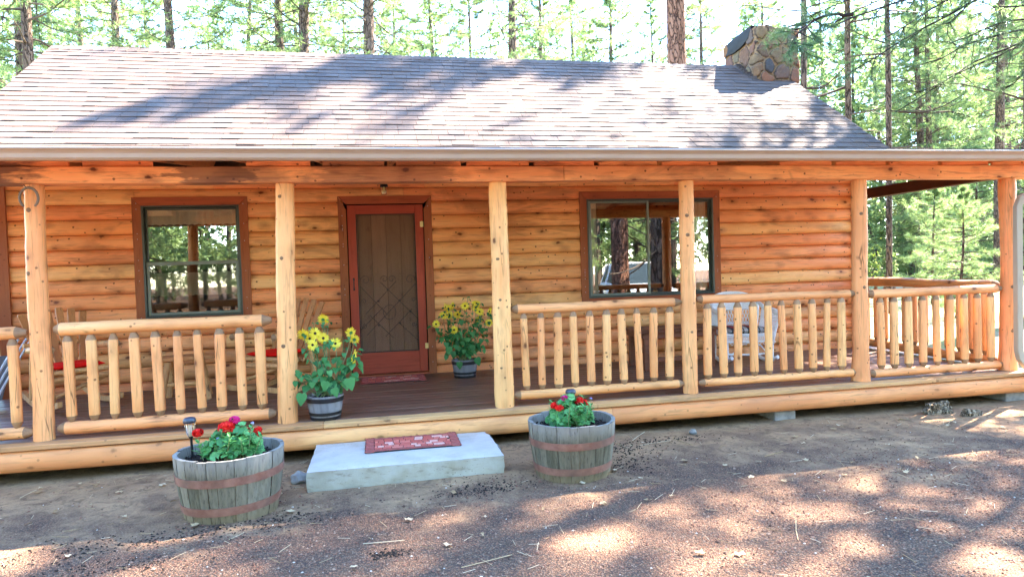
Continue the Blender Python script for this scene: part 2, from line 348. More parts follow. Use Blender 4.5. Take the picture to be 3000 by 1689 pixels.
def m_stripe():
    s = NT('striped cushion cloth'); v = s.coord(rnd=False)
    sx = s.n('ShaderNodeSeparateXYZ'); s.t.links.new(v, sx.inputs[0])
    f = s.math('FRACT', s.math('MULTIPLY', sx.outputs[0], 5.2))
    col = s.ramp(f, (0., (.35, .02, .02)), (.30, (.012, .012, .012)), (.38, (.35, .36, .33)), (.55, (.02, .02, .02)), (.62, (.4, .4, .38)), (.85, (.05, .05, .05)))
    col.node.color_ramp.interpolation = 'CONSTANT'
    s.bsdf(col, .85); return s.m
M['stripe'] = m_stripe()
M['carpaint'] = plain('white car paint', (.78, .79, .80), .25, .6, .02)
M['carglass'] = plain('dark car glass', (.02, .03, .035), .3, .2, .05)
M['tyre'] = plain('tyre rubber', (.02, .02, .02), .8)
M['tarp'] = plain('black flue lining', (.012, .012, .013), .6, .3, .3)
M['mesh_chair'] = plain('folded chair webbing', (.10, .11, .12), .7, .3, .2)
M['alu'] = plain('pale blue aluminium', (.55, .65, .72), .35, .5, .06)
M['bluecap'] = plain('dark lamp cap', (.03, .04, .055), .3, .6, .1)
M['barkchunk'] = m_bark('weathered root wood', (.30, .22, .14), (.38, .29, .19), (.07, .05, .03), 3.)
M['rock'] = plain('grey rock', (.24, .225, .20), .9, .2, .3, 14.)

# ------------------------------------------------------------------ mesh builder
def nz(x, y=0., z=0.): return noise.noise(Vector((x, y, z)))
class MB:
    def __init__(s): s.v = []; s.f = []; s.m = []; s.t = []; s.mo = None
    def add(s, v, f, mat=0, tint=.5):
        b = len(s.v); s.v.extend(v)
        s.f.extend([tuple(i+b for i in q) for q in f]); s.m.extend([mat]*len(f))
        s.t.extend([tint]*len(v) if not hasattr(tint, '__len__') else tint)
    def box(s, x0, x1, y0, y1, z0, z1, mat=0, tint=.5, b=.003, M_=None):
        b = min(b, abs(x1-x0)*.3, abs(y1-y0)*.3, abs(z1-z0)*.3)
        X, Y, Z = (x0, x1), (y0, y1), (z0, z1); V = []; ix = {}
        for i in (0, 1):
            for j in (0, 1):
                for k in (0, 1):
                    c = [X[i], Y[j], Z[k]]; sg = [1 if i == 0 else -1, 1 if j == 0 else -1, 1 if k == 0 else -1]
                    for a in range(3):
                        p = [c[q] + (sg[q]*b if q != a else 0) for q in range(3)]
                        ix[(i, j, k, a)] = len(V); V.append(tuple(p))
        F = []
        for a in range(3):
            o = [q for q in range(3) if q != a]
            for e in (0, 1):
                def key(u, w):
                    r = [0, 0, 0]; r[a] = e; r[o[0]] = u; r[o[1]] = w; return ix[(*r, a)]
                q = [key(0, 0), key(1, 0), key(1, 1), key(0, 1)]
                if (e == 0) ^ (a == 1): q = q[::-1]
                F.append(q)
        for a in range(3):   # edges parallel to axis a
            o = [q for q in range(3) if q != a]
            for u in (0, 1):
                for w in (0, 1):
                    def key(e, ax):
                        r = [0, 0, 0]; r[a] = e; r[o[0]] = u; r[o[1]] = w; return ix[(*r, ax)]
                    q = [key(0, o[0]), key(1, o[0]), key(1, o[1]), key(0, o[1])]
                    if (u == w) ^ (a == 1): q = q[::-1]
                    F.append(q)
        for i in (0, 1):
            for j in (0, 1):
                for k in (0, 1):
                    q = [ix[(i, j, k, 0)], ix[(i, j, k, 1)], ix[(i, j, k, 2)]]
                    if (i+j+k) % 2 == 0: q = q[::-1]
                    F.append(q)
        if M_ is not None: V = [tuple(M_ @ Vector(p)) for p in V]
        s.add(V, F, mat, tint)
    def tube(s, pts, rad, n=8, mat=0, tint=.5, caps=True, amp=0., seed=0., mats=None, flat=1.):
        pts = [Vector(p) for p in pts]; k = len(pts)
        if not hasattr(rad, '__len__'): rad = [rad]*k
        V = []; up = None
        for i in range(k):
            d = (pts[min(i+1, k-1)] - pts[max(i-1, 0)]).normalized()
            if up is None:
                up = Vector((0, 0, 1)) if abs(d.z) < .9 else Vector((0, 1, 0))
            a = d.cross(up).normalized(); bb = a.cross(d).normalized(); up = bb
            for j in range(n):
                th = 2*pi*j/n; r = rad[i]
                if amp: r *= 1 + amp*nz(cos(th)*1.2+seed, sin(th)*1.2+i*.55, seed*1.7) + amp*.5*nz(cos(th)*3+seed, sin(th)*3, i*.9+seed)
                V.append(tuple(pts[i] + a*(cos(th)*r) + bb*(sin(th)*r*flat)))
        F = []; mm = []
        for i in range(k-1):
            for j in range(n):
                F.append((i*n+j, i*n+(j+1) % n, (i+1)*n+(j+1) % n, (i+1)*n+j)); mm.append(mats[i] if mats else mat)
        if caps:
            F.append(tuple(range(n))[::-1]); mm.append(mats[0] if mats else mat)
            F.append(tuple((k-1)*n+j for j in range(n))); mm.append(mats[-1] if mats else mat)
        b = len(s.v); s.v.extend(V); s.f.extend([tuple(i+b for i in q) for q in F]); s.m.extend(mm); s.t.extend([tint]*len(V))
    def log(s, p0, p1, r0, r1=None, taper=(0, 0), n=14, step=.12, amp=.05, seed=None, tip=1, tint=None, bow=.0):
        """peeled log from p0 to p1; taper = length of the hand-cut cone at each end"""
        r1 = r1 or r0; p0 = Vector(p0); p1 = Vector(p1); L = (p1-p0).length; d = (p1-p0)/L
        seed = rng.uniform(0, 99) if seed is None else seed
        tint = rng.uniform(.3, .7) if tint is None else tint
        ts = []; rs = []; mt = []
        def R(t): return r0+(r1-r0)*t/L
        if taper[0]:
            ts += [0, taper[0]*.25, taper[0]*.92, taper[0]*.99]; rs += [R(0)*.42, R(0)*.62, R(taper[0])*.97, R(taper[0])]; mt += [tip, tip, tip]
        else: ts += [0]; rs += [R(0)]
        a, b = ts[-1], L-taper[1]; k = max(2, int((b-a)/step))
        for i in range(1, k+1): ts.append(a+(b-a)*i/k); rs.append(R(ts[-1])); mt.append(0)
        if taper[1]: ts += [b+taper[1]*.08, L-taper[1]*.25, L]; rs += [R(b)*.97, R(L)*.62, R(L)*.42]; mt += [tip, tip, tip]
        side = d.cross(Vector((.3, 1, .2))).normalized()
        pts = [p0+d*t+side*(bow*sin(pi*t/L)+.0) + Vector((nz(seed, t*1.3), nz(seed+9, t*1.3), nz(seed+19, t*1.3)))*amp*.12 for t in ts]
        s.tube(pts, rs, n, 0, tint, True, amp, seed, mt)
    def lathe(s, prof, n=24, mat=0, tint=.5, c=(0, 0, 0), close=False):
        V = []; F = []
        for r, z in prof:
            for j in range(n): V.append((c[0]+r*cos(2*pi*j/n), c[1]+r*sin(2*pi*j/n), c[2]+z))
        for i in range(len(prof)-1):
            for j in range(n): F.append((i*n+j, i*n+(j+1) % n, (i+1)*n+(j+1) % n, (i+1)*n+j))
        if close: F.append(tuple(range(n))[::-1]); F.append(tuple((len(prof)-1)*n+j for j in range(n)))
        s.add(V, F, mat, tint)
    def build(s, name, mats, parent=None, smooth=35, loc=None):
        me = bpy.data.meshes.new(name); me.from_pydata([tuple(p) for p in s.v], [], s.f)
        for m in (mats if isinstance(mats, (list, tuple)) else [mats]): me.materials.append(M[m] if isinstance(m, str) else m)
        me.polygons.foreach_set('material_index', s.m)
        at_ = me.attributes.new('tint', 'FLOAT', 'POINT'); at_.data.foreach_set('value', s.t)
        if s.mo is not None:
            a2 = me.attributes.new('mortar', 'FLOAT', 'POINT'); a2.data.foreach_set('value', s.mo)
        if smooth:
            me.shade_smooth()
            if smooth < 180: me.set_sharp_from_angle(angle=radians(smooth))
        me.update()
        o = bpy.data.objects.new(name, me); C.objects.link(o)
        if parent is not None: o.parent = parent
        if loc is not None: o.location = loc
        return o

def tag(o, label=None, cat=None, group=None, kind=None):
    if label: o['label'] = label
    if cat: o['category'] = cat
    if group: o['group'] = group
    if kind: o['kind'] = kind
    return o
def thing(name, label, cat, loc=(0, 0, 0), rz=0., group=None):
    o = bpy.data.objects.new(name, None); C.objects.link(o); o.location = loc; o.rotation_euler = (0, 0, rz)
    o.empty_display_size = .1
    return tag(o, label, cat, group)
def copy_tree(o, parent=None):
    c = o.copy(); C.objects.link(c); c.parent = parent
    for ch in list(o.children): copy_tree(ch, c)
    return c
GZ = -.30   # ground level (deck top is 0)

# ================================================================== GROUND
def ground():
    def axis(lo, hi, dlo, dhi, fine, coarse):
        a = []; x = lo
        while x < hi:
            a.append(x); x += fine if dlo <= x < dhi else min(coarse, max(fine, .18*min(abs(x-dlo), abs(x-dhi))+fine))
        a.append(hi); return a
    xs = axis(-160, 190, -2, 9.5, .06, 12); ys = axis(-120, 230, -3.6, .6, .06, 12)
    V = []
    for y in ys:
        for x in xs:
            near = max(0, 1-max(0, abs(x-4)-7)/14)*max(0, 1-max(0, abs(y+1)-5)/12)
            z = .018*nz(x*.8, y*.8) + .007*nz(x*5, y*5, 2)*near
            fr = max(0, 1-near); z += fr*.12*nz(x*.11, y*.11, 5)
            if y > 9: z += min(1.5, (y-9)*.012)*(.6+.4*nz(x*.03, y*.03))
            V.append((x, y, GZ+z))
    n = len(xs)
    F = [(j*n+i, j*n+i+1, (j+1)*n+i+1, (j+1)*n+i) for j in range(len(ys)-1) for i in range(n-1)]
    mb = MB(); mb.add(V, F); o = mb.build('ground', 'ground', smooth=180); tag(o, kind='structure'); return o
ground()
def gz(x, y): return GZ + .018*nz(x*.8, y*.8) + .007*nz(x*5, y*5, 2)

def scatter_gravel():
    r = random.Random(3); mb = MB()
    octo = [(1, 0, 0), (-1, 0, 0), (0, 1, 0), (0, -1, 0), (0, 0, 1), (0, 0, -1)]
    of = [(0, 2, 4), (2, 1, 4), (1, 3, 4), (3, 0, 4), (2, 0, 5), (1, 2, 5), (3, 1, 5), (0, 3, 5)]
    k = 0
    while k < 21000:
        x = r.uniform(-1.5, 9.3); y = -r.uniform(.0, 1)**.8*3.5-.3
        if x < .2 and y < -2.2: continue
        dens = .12 + .88*min(1, max(0, (-y-.9)*.75 + 1.4*nz(x*.7, y*.7, 4)))
        if r.random() > dens: continue
        sz = r.uniform(.0035, .0085)*(1.6 if r.random() < .05 else 1)
        z = gz(x, y)+sz*.25; q = r.uniform(0, 6.28); c_, s_ = cos(q), sin(q)
        V = []
        for a, b, c in octo:
            a *= sz*r.uniform(.7, 1.3); b *= sz*r.uniform(.7, 1.3); c *= sz*r.uniform(.5, .9)
            V.append((x+a*c_-b*s_, y+a*s_+b*c_, z+c))
        t = r.random(); t = t*.85 if r.random() < .985 else 1.
        mb.add(V, of, 0, t); k += 1
    tag(mb.build('gravel', 'gravel', smooth=0), 'loose red cinder gravel on the yard', 'gravel', kind='stuff')
    mb = MB()
    spots = [(1.95, -1.5, .35, .18), (1.45, -1.62, .5, .16), (.75, -1.7, .6, .2), (1.1, -2.0, .5, .13), (4.45, -1.0, .22, .35), (4.55, -.7, .3, .2), (3.4, -1.25, .4, .14), (3.2, -1.35, .3, .08), (5.0, -.5, .5, .12), (2.6, -2.2, .1, .06)]
    for i in range(1700):
        sx, sy, a, b = r.choice(spots); x = r.gauss(sx, a*.5); y = r.gauss(sy, b*.5)
        if (x-1.59)**2+(y+1.2)**2 < .085 or (x-3.975)**2+(y+1.09)**2 < .085: continue
        if 2.04 < x < 3.49 and y > -1.01: continue
        sz = r.uniform(.003, .009); z = gz(x, y)+sz*.3
        mb.add([(x+a_*sz*r.uniform(.6, 1.5), y+b_*sz*r.uniform(.6, 1.5), z+c_*sz*r.uniform(.4, 1)) for a_, b_, c_ in octo], of, 0, r.random()**2)
    tag(mb.build('spilled_soil', 'mulch', smooth=0), 'dark potting soil spilled around the barrels', 'soil', kind='stuff')
    # leaves, needles and twigs
    mb = MB()
    for i in range(95):
        x = r.uniform(-.2, 9); y = -r.uniform(.25, 1.9) if r.random() < .7 else -r.uniform(.3, 3.2)
        if 2.04 < x < 3.49 and y > -1.02: continue
        s_ = r.uniform(.014, .038); q = r.uniform(0, 6.3); z = gz(x, y)+.012; L = []
        for k in range(9):
            a = q+2*pi*k/9; rr = s_*(1 if k % 2 == 0 else .5)*(1.2 if k in (0, 1, 8) else .8)
            L.append((x+rr*cos(a), y+rr*sin(a), z+r.uniform(-.004, .012)))
        L.append((x, y, z+.004)); mb.add(L, [(k, (k+1) % 9, 9) for k in range(9)], 0, r.random())
    for i in range(420):
        x = r.uniform(-.2, 8); y = -r.uniform(.2, 3.2)
        if 2.04 < x < 3.49 and y > -1.02: continue
        q = r.uniform(0, 6.3); l = r.uniform(.03, .10) if r.random() < .93 else r.uniform(.12, .3); z = gz(x, y)+.010
        p = [(x+cos(q)*l*t+.012*sin(t*3+i)*l*8*.3, y+sin(q)*l*t, z+.006*sin(3*t)) for t in (-.5, 0, .5)]
        mb.tube(p, .0016 if l < .12 else .003, 3, 0, r.uniform(.3, 1), caps=False)
    tag(mb.build('leaf_litter', 'litter', smooth=0), 'dry leaves, pine needles and twigs on the yard', 'leaf litter', kind='stuff')
scatter_gravel()

# ================================================================== CABIN
WY = 2.29; WX0, WX1 = -1.36, 9.08
cabin = thing('log_cabin', 'orange log cabin with shingle roof and a full-width front porch', 'cabin', (0, 0, 0))
W1 = (.044, 1.072, .807, 2.06); W2 = (5.207, 6.933, .825, 2.076); D0 = (2.256, 3.166, .0, 2.05)
OPEN = [W1, W2, D0]
def siding(name, axis='X'):
    """half-log courses; openings left free"""
    mb = MB(); r = random.Random(11); pitch = .1655; ztop = 2.41
    zs = [ztop-pitch*k for k in range(0, 16)]
    prof = [(-.002, 1.), (-.016, .95), (-.030, .86), (-.043, .66), (-.049, .46), (-.047, .26), (-.038, .11), (-.020, .03), (.004, 0.)]
    for z1 in zs:
        z0 = z1-pitch; zm = (z0+z1)/2
        xs = [(WX0+.02, WX1-.02)]
        for (a, b, c, d) in OPEN:
            if c-.02 < zm < d+.02:
                nx = []
                for p, q in xs:
                    if b < p or a > q: nx.append((p, q)); continue
                    if a > p: nx.append((p, a-.03))
                    if b < q: nx.append((b+.03, q))
                xs = nx
        pcs = []
        for p, q in xs:
            x = p
            while q-x > 2.6:
                l = r.uniform(1.1, 3.4)
                if q-x-l < .5: break
                pcs.append((x, x+l)); x += l
            pcs.append((x, q))
        for p, q in pcs:
            k = max(2, int((q-p)/.14)); t = r.uniform(.1, .9); sd = r.uniform(0, 99); V = []
            for i in range(k+1):
                x = p+.0015+(q-p-.003)*i/k; w = 1+.10*nz(x*1.1, sd); e = .006*nz(x*.9, sd+30)
                for (dy, f) in prof: V.append((x, WY+dy*w, z0+.0015+(pitch-.003)*f+(e if .05 < f < .95 else 0)))
            m = len(prof); F = [(i*m+j, i*m+j+1, (i+1)*m+j+1, (i+1)*m+j) for i in range(k) for j in range(m-1)]
            F.append(tuple(range(m))[::-1]); F.append(tuple(k*m+j for j in range(m)))
            mb.add(V, F, 0, t)
    return mb.build(name, 'siding', cabin, smooth=50)
siding('log_wall')
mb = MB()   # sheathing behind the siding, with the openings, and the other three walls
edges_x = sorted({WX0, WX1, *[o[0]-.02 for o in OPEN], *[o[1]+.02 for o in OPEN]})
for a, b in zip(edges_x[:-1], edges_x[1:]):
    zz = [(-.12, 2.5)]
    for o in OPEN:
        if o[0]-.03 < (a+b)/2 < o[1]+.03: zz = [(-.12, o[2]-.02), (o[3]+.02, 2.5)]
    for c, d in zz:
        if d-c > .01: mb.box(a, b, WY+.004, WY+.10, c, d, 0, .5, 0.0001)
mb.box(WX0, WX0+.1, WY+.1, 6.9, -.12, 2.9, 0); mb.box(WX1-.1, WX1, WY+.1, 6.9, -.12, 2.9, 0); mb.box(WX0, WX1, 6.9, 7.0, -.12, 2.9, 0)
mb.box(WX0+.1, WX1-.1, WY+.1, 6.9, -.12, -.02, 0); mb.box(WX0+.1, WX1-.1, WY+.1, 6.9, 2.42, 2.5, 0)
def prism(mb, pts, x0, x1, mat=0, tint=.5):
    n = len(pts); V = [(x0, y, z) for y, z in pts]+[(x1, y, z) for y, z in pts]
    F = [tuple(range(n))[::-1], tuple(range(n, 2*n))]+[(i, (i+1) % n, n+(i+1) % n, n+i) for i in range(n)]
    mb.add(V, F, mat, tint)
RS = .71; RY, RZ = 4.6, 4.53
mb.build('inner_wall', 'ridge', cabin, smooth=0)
for x0, x1, s_ in ((WX0-.045, WX0-.002, -1), (WX1+.002, WX1+.045, 1)):
    mb = MB()
    for k in range(27):
        z0 = -.1+k*.1655; z1 = z0+.163
        w = min(2.3, (RZ-.12-z1)/RS) if z1 > 2.75 else 2.3
        if w < .1: break
        xm = x0 if s_ < 0 else x1
        V = []; 
        for y in (RY-w, RY+w):
            for dx, f in ((1, 0), (.35, .12), (0, .35), (0, .65), (.35, .88), (1, 1)):
                X_ = (xm + dx*.04) if s_ < 0 else (xm - dx*.04)
                V.append((X_, y, z0+(z1-z0)*f))
        F = [(j, j+1, 6+j+1, 6+j) if s_ > 0 else (j, 6+j, 6+j+1, j+1) for j in range(5)]
        mb.add(V, F, 0, random.Random(k).uniform(.2, .8))
    mb.build('gable_siding', M['siding'], cabin, smooth=50)
# corner boards
mb = MB(); mb.box(WX0-.05, WX0+.075, WY-.075, WY-.045, -.12, 2.5, 0, .4); mb.build('corner_board', 'trim', cabin)
mb = MB(); mb.box(WX1-.075, WX1+.05, WY-.075, WY-.045, -.12, 2.5, 0, .6); mb.build('corner_board', 'trim', cabin)

# ---- roof planes with separate shingles
def roofz(y): return RZ-RS*abs(RY-y)
th = math.atan(RS)
RX0, RX1 = -1.73, 9.40
mb = MB()
prism(mb, [(1.55, roofz(1.55)-.03), (RY, RZ-.03), (7.65, roofz(7.65)-.03), (7.65, roofz(7.65)-.09), (RY, RZ-.09), (1.55, roofz(1.55)-.09)], RX0+.015, RX1-.015)
for x0, x1 in ((RX0, RX0+.03), (RX1-.03, RX1)):
    prism(mb, [(1.6, roofz(1.6)-.032), (RY, RZ-.032), (7.62, roofz(7.62)-.032), (7.62, roofz(7.62)-.17), (RY, RZ-.17), (1.6, roofz(1.6)-.17)], x0-.004, x1+.004)
roof_o = mb.build('roof', 'rafter', cabin, smooth=0)
def shingles(side):
    mb = MB(); r = random.Random(5+side); exp_ = .147; L = 3.05/cos(th); rows = int(L/exp_)+1
    for k in range(rows):
        s0 = L-exp_*(k+1)      # distance down slope of the row's top (measured from ridge), bottom = s1
        s1 = s0+exp_*1.08
        if s0 < 0: s0 = 0.0
        x = RX0-.02-r.uniform(0, .2); wob = r.uniform(-.004, .004)
        while x < RX1+.02:
            w = r.choice((.14, .17, .2, .26)); a, b = max(x, RX0-.02), min(x+w-.004, RX1+.02); x += w
            if b-a < .03: continue
            thick = r.choice((.004, .005, .005, .009)); lap = thick+.004
            tt = r.choice((.08, .25, .3, .4, .5, .5, .6, .72, .85))+r.uniform(-.04, .04)
            jig = r.uniform(-.003, .003)+wob
            def P(x_, s_, h):
                y = RY-s_*cos(th) if side == 0 else RY+s_*cos(th)
                z = RZ-s_*sin(th)
                n = (-sin(th), cos(th)) if side == 0 else (sin(th), cos(th))
                return (x_, y+n[0]*h, z+n[1]*h)
            V = [P(a, s0, .001), P(b, s0, .001), P(b, s1+jig, lap), P(a, s1+jig, lap), P(b, s1+jig, -.004), P(a, s1+jig, -.004), P(b, s0, -.01), P(a, s0, -.01)]
            F = [(0, 1, 2, 3), (3, 2, 4, 5), (1, 6, 4, 2), (0, 3, 5, 7)]
            if side == 0: F = [q[::-1] for q in F]
            mb.add(V, F, 0, min(1, max(0, tt)))
    return mb.build('shingles' if side == 0 else 'rear_shingles', 'shingle', roof_o, smooth=0)
shingles(0); shingles(1)
mb = MB(); r_ = random.Random(9); x = RX0-.02
while x < RX1:     # ridge caps
    x1 = min(x+.145, RX1+.02); w = .15; h = .022
    V = [(x, RY-w*cos(th), RZ-w*sin(th)+.010), (x, RY, RZ+.014), (x, RY+w*cos(th), RZ-w*sin(th)+.010), (x1, RY-w*cos(th), RZ-w*sin(th)+h), (x1, RY, RZ+h+.006), (x1, RY+w*cos(th), RZ-w*sin(th)+h),
         (x, RY-w*cos(th), RZ-w*sin(th)), (x1, RY-w*cos(th), RZ-w*sin(th)), (x1, RY, RZ+.002)]
    mb.add(V, [(0, 3, 4, 1), (1, 4, 5, 2), (0, 6, 7, 3), (3, 7, 8, 4)], 0, r_.choice((.3, .5, .6, .3))); x += .142
mb.build('ridge_cap', 'shingle', roof_o, smooth=0)

# ---- porch roof
PX0, PX1 = -2.35, 9.62; PS = .14
def pz(y): return 2.222+PS*(y+.42)
mb = MB()
prism(mb, [(-.44, pz(-.44)-.008), (1.98, pz(1.98)-.008), (1.98, pz(1.98)-.045), (-.40, pz(-.40)-.045)], PX0, PX1, 0)
mb.build('porch_ceiling', 'ceiling', cabin, smooth=0)
mb = MB(); x = PX0-.02; r_ = random.Random(4)
while x < PX1:    # thin shingle edge seen above the gutter
    w = r_.choice((.2, .26, .33)); b = min(x+w-.003, PX1+.02); t = r_.choice((.05, .3, .5, .6, .72, .9))
    for row in range(14):
        y0 = -.47+row*.175; lap = .012 if row else .010+r_.uniform(0, .006)
        V = [(x, y0, pz(y0)+lap), (b, y0, pz(y0)+lap), (b, y0+.18, pz(y0+.18)+.001), (x, y0+.18, pz(y0+.18)+.001), (x, y0, pz(y0)-.006), (b, y0, pz(y0)-.006)]
        mb.add(V, [(0, 1, 2, 3), (4, 5, 1, 0)], 0, r_.random())
    x += w
mb.build('porch_shingles', 'shingle', cabin, smooth=0)
# gutter: K profile swept along X
mb = MB()
gp = [(-.415, .118), (-.415, .006), (-.425, 0), (-.475, 0), (-.492, .020), (-.498, .060), (-.512, .084), (-.532, .098), (-.532, .112), (-.522, .118), (-.518, .112), (-.519, .102), (-.503, .088), (-.488, .062), (-.483, .024), (-.472, .007), (-.425, .008), (-.421, .118)]
zb = 2.120; V = []; k = 40; gp = [(y_, z_*.76) for y_, z_ in gp]
for i in range(k+1):
    x = PX0-.02+(PX1-PX0+.04)*i/k; sag = .004*nz(x*.5, 3)
    V += [(x, y, zb+z+sag) for y, z in gp]
m = len(gp); F = [(i*m+j, (i+1)*m+j, (i+1)*m+(j+1) % m, i*m+(j+1) % m) for i in range(k) for j in range(m)]
F += [tuple(range(m)), tuple(k*m+j for j in range(m))[::-1]]
mb.add(V, F); gut = mb.build('gutter', 'gutter', cabin, smooth=25)
mb = MB(); mb.box(PX0, PX1, -.412, -.39, 2.128, 2.205, 0, .5)
mb.build('fascia', 'beam', cabin)
# downspout: rectangular pipe with elbows, strapped in front of the right corner post
mb = MB()
path = [(9.45, -.46, 2.12), (9.45, -.45, 2.02), (9.38, -.38, 1.93), (9.16, -.22, 1.83), (9.06, -.185, 1.78), (9.022, -.18, 1.70), (9.018, -.18, 1.0), (9.015, -.18, .24), (9.03, -.185, .15), (9.09, -.20, .07), (9.20, -.23, .0), (9.40, -.30, -.10)]
V = []
for i, p in enumerate(path):
    p = Vector(p); d = (Vector(path[min(i+1, len(path)-1)])-Vector(path[max(i-1, 0)])).normalized()
    a = d.cross(Vector((0, 1, 0))).normalized(); b = a.cross(d).normalized()
    for u, w in ((-.036, -.022), (-.030, -.028), (.030, -.028), (.036, -.022), (.036, .022), (.030, .028), (-.030, .028), (-.036, .022)):
        V.append(tuple(p+a*u+b*w))
F = [(i*8+j, i*8+(j+1) % 8, (i+1)*8+(j+1) % 8, (i+1)*8+j) for i in range(len(path)-1) for j in range(8)]
mb.add(V, F+[tuple(range(8)), tuple((len(path)-1)*8+j for j in range(8))[::-1]])
mb.build('downspout', 'spout', cabin, smooth=25)

# ---- beam, rafters, blocking
def sawn(mb, x0, x1, y0, y1, z0, z1, tint, step=.25, seed=0.):
    k = max(2, int((x1-x0)/step)); V = []; b = .008
    ring = [(y0+b, z0), (y0, z0+b), (y0, z1-b), (y0+b, z1), (y1-b, z1), (y1, z1-b), (y1, z0+b), (y1-b, z0)]
    for i in range(k+1):
        x = x0+(x1-x0)*i/k
        for y, z in ring: V.append((x, y+.003*nz(x*2, z*8, seed), z+.005*nz(x*1.5, y*8, seed+5)))
    F = [(i*8+j, (i+1)*8+j, (i+1)*8+(j+1) % 8, i*8+(j+1) % 8) for i in range(k) for j in range(8)]
    F += [tuple(range(8)), tuple(k*8+j for j in range(8))[::-1]]
    mb.add(V, F, 0, tint)
mb = MB()
sawn(mb, -2.2, 4.255, -.105, .06, 2.0, 2.132, .45, seed=1); sawn(mb, 4.262, 9.38, -.10, .06, 2.003, 2.134, .6, seed=7)
mb.build('beam', 'beam', cabin, smooth=25)
raft0 = None
for k in range(20):
    x = -2.1+k*.605
    mb = MB(); y0, y1 = -.385, WY-.02
    V = []
    for xx in (x, x+.042):
        for y, z in ((y0, pz(y0)-.047), (y1, pz(y1)-.047), (y1, pz(y1)-.135), (y0, pz(y0)-.10)): V.append((xx, y, z))
    mb.add(V, [(0, 1, 2, 3), (7, 6, 5, 4), (0, 4, 5, 1), (1, 5, 6, 2), (2, 6, 7, 3), (3, 7, 4, 0)], 0, rng.random())
    mb.build('rafter', 'rafter_wood', cabin, smooth=0)
for k in range(19):   # blocking boards between rafters, sitting on the beam
    x = -2.1+k*.605
    if rng.random() < .12: continue
    mb = MB(); mb.box(x+.045, x+.602-rng.choice((0, 0, .05)), -.075, -.05, 2.136, 2.212, 0, rng.uniform(.2, .8)); mb.build('blocking', 'beam', cabin)
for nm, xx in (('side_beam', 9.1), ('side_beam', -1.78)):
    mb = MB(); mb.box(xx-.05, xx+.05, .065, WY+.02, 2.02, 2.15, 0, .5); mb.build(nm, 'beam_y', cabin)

# ---- deck
mb = MB(); y = -.19; r_ = random.Random(2)
while y < WY-.02:
    w = .138; x = -2.0; b = min(y+w, WY)
    while x < 9.3:
        l = r_.uniform(2.2, 4.2); x1 = min(x+l, 9.3)
        if 9.3-x1 < .8: x1 = 9.3
        if y < -.1: x1 = min(x1, 9.3)
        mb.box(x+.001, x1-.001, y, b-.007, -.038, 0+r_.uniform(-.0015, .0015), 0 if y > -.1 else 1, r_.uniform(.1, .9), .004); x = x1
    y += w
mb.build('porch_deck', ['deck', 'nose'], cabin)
mb = MB(); mb.box(-1.98, 9.28, -.15, WY, -.20, -.045, 0, .5); mb.build('deck_frame', 'ridge', cabin)
mb = MB(); seed = 3.   # half log skirt
for x0, x1 in ((-2.0, 1.52), (1.524, 4.62), (4.624, 9.3)):
    k = int((x1-x0)/.15); V = []
    pr_ = [(-.160, -.046), (-.172, -.052), (-.186, -.075), (-.196, -.105), (-.199, -.14), (-.193, -.172), (-.178, -.196), (-.155, -.208)]
    for i in range(k+1):
        x = x0+(x1-x0)*i/k; e = .004*nz(x*.8, x0)
        V += [(x, y_+e, z_+.6*e) for y_, z_ in pr_]
    m = len(pr_); mb.add(V, [(i*m+j+1, i*m+j, (i+1)*m+j, (i+1)*m+j+1) for i in range(k) for j in range(m-1)]+[tuple(range(m)), tuple(k*m+j for j in range(m))[::-1]], 0, {-2.0: .4, 1.524: .55, 4.624: .3}[x0])
mb.build('skirt_log', 'skirt', cabin, smooth=60)
for x0, x1 in ((6.27, 6.49), (8.91, 9.2)):
    mb = MB(); mb.box(x0, x1, -.13, .25, GZ-.05, -.21, 0, .5, .006); mb.build('pier_block', 'rock', cabin)

# ---- posts
posts_b = [-.033, 1.812, 3.67, 5.47, 7.309, 9.084]; posts_t = [-.013, 1.863-.06, 3.671, 5.474, 7.325, 9.093]
posts_t = [at(x, y, 0)[0] for x, y in [(99, 537), (834, 537), (1457, 538), (2009, 532), (2515, 523), (2950, 518)]]
posts_r = [(.0757, .068), (.083, .075), (.088, .078), (.072, .069), (.080, .071), (.078, .070)]
for i in range(6):
    mb = MB(); b, t = posts_r[i]; sd = 3.1*i+1
    zs = np.linspace(0, 2.0, 34); pts = []; rr = []
    for z in zs:
        f = z/2.0; rad = b+(t-b)*f
        if i in (4, 5): rad += .014*math.exp(-(z/.16)**2)
        if i == 5: rad += .010*math.exp(-((z-1.9)/.22)**2)-.008*math.exp(-((z-1.1)/.4)**2)
        pts.append((posts_b[i]+(posts_t[i]-posts_b[i])*f+.010*nz(z*1.1, sd), .006*nz(z*1.2, sd+9), z)); rr.append(rad*(1+.05*nz(z*2.1, sd+40)))
    mb.tube(pts, rr, 22, 0, [.35, .5, .75, .5, .25, .1][i], True, .055, sd)
    for q in range(3):      # raised knots
        kz = rng.uniform(.15, 1.9); ka = rng.uniform(-2.0, -1.0); R_ = (b+t)/2*.95
        c_ = Vector((posts_b[i]+R_*cos(ka), R_*sin(ka), kz))
        mb.tube([c_-Vector((cos(ka), sin(ka), 0))*.02, c_+Vector((cos(ka), sin(ka), 0))*.000, c_+Vector((cos(ka), sin(ka), 0))*.004], [.024, .017, .008], 10, 1, .1)
    mb.build('porch_post', ['post', 'tip'], cabin, smooth=60)
# left end post (just outside the frame, seen beside the wall from a step away)
mb = MB(); mb.log((-1.80, 0, 0), (-1.80, 0, 2.0), .1, .09, n=18); mb.build('porch_post', ['post', 'tip'], cabin, smooth=60)

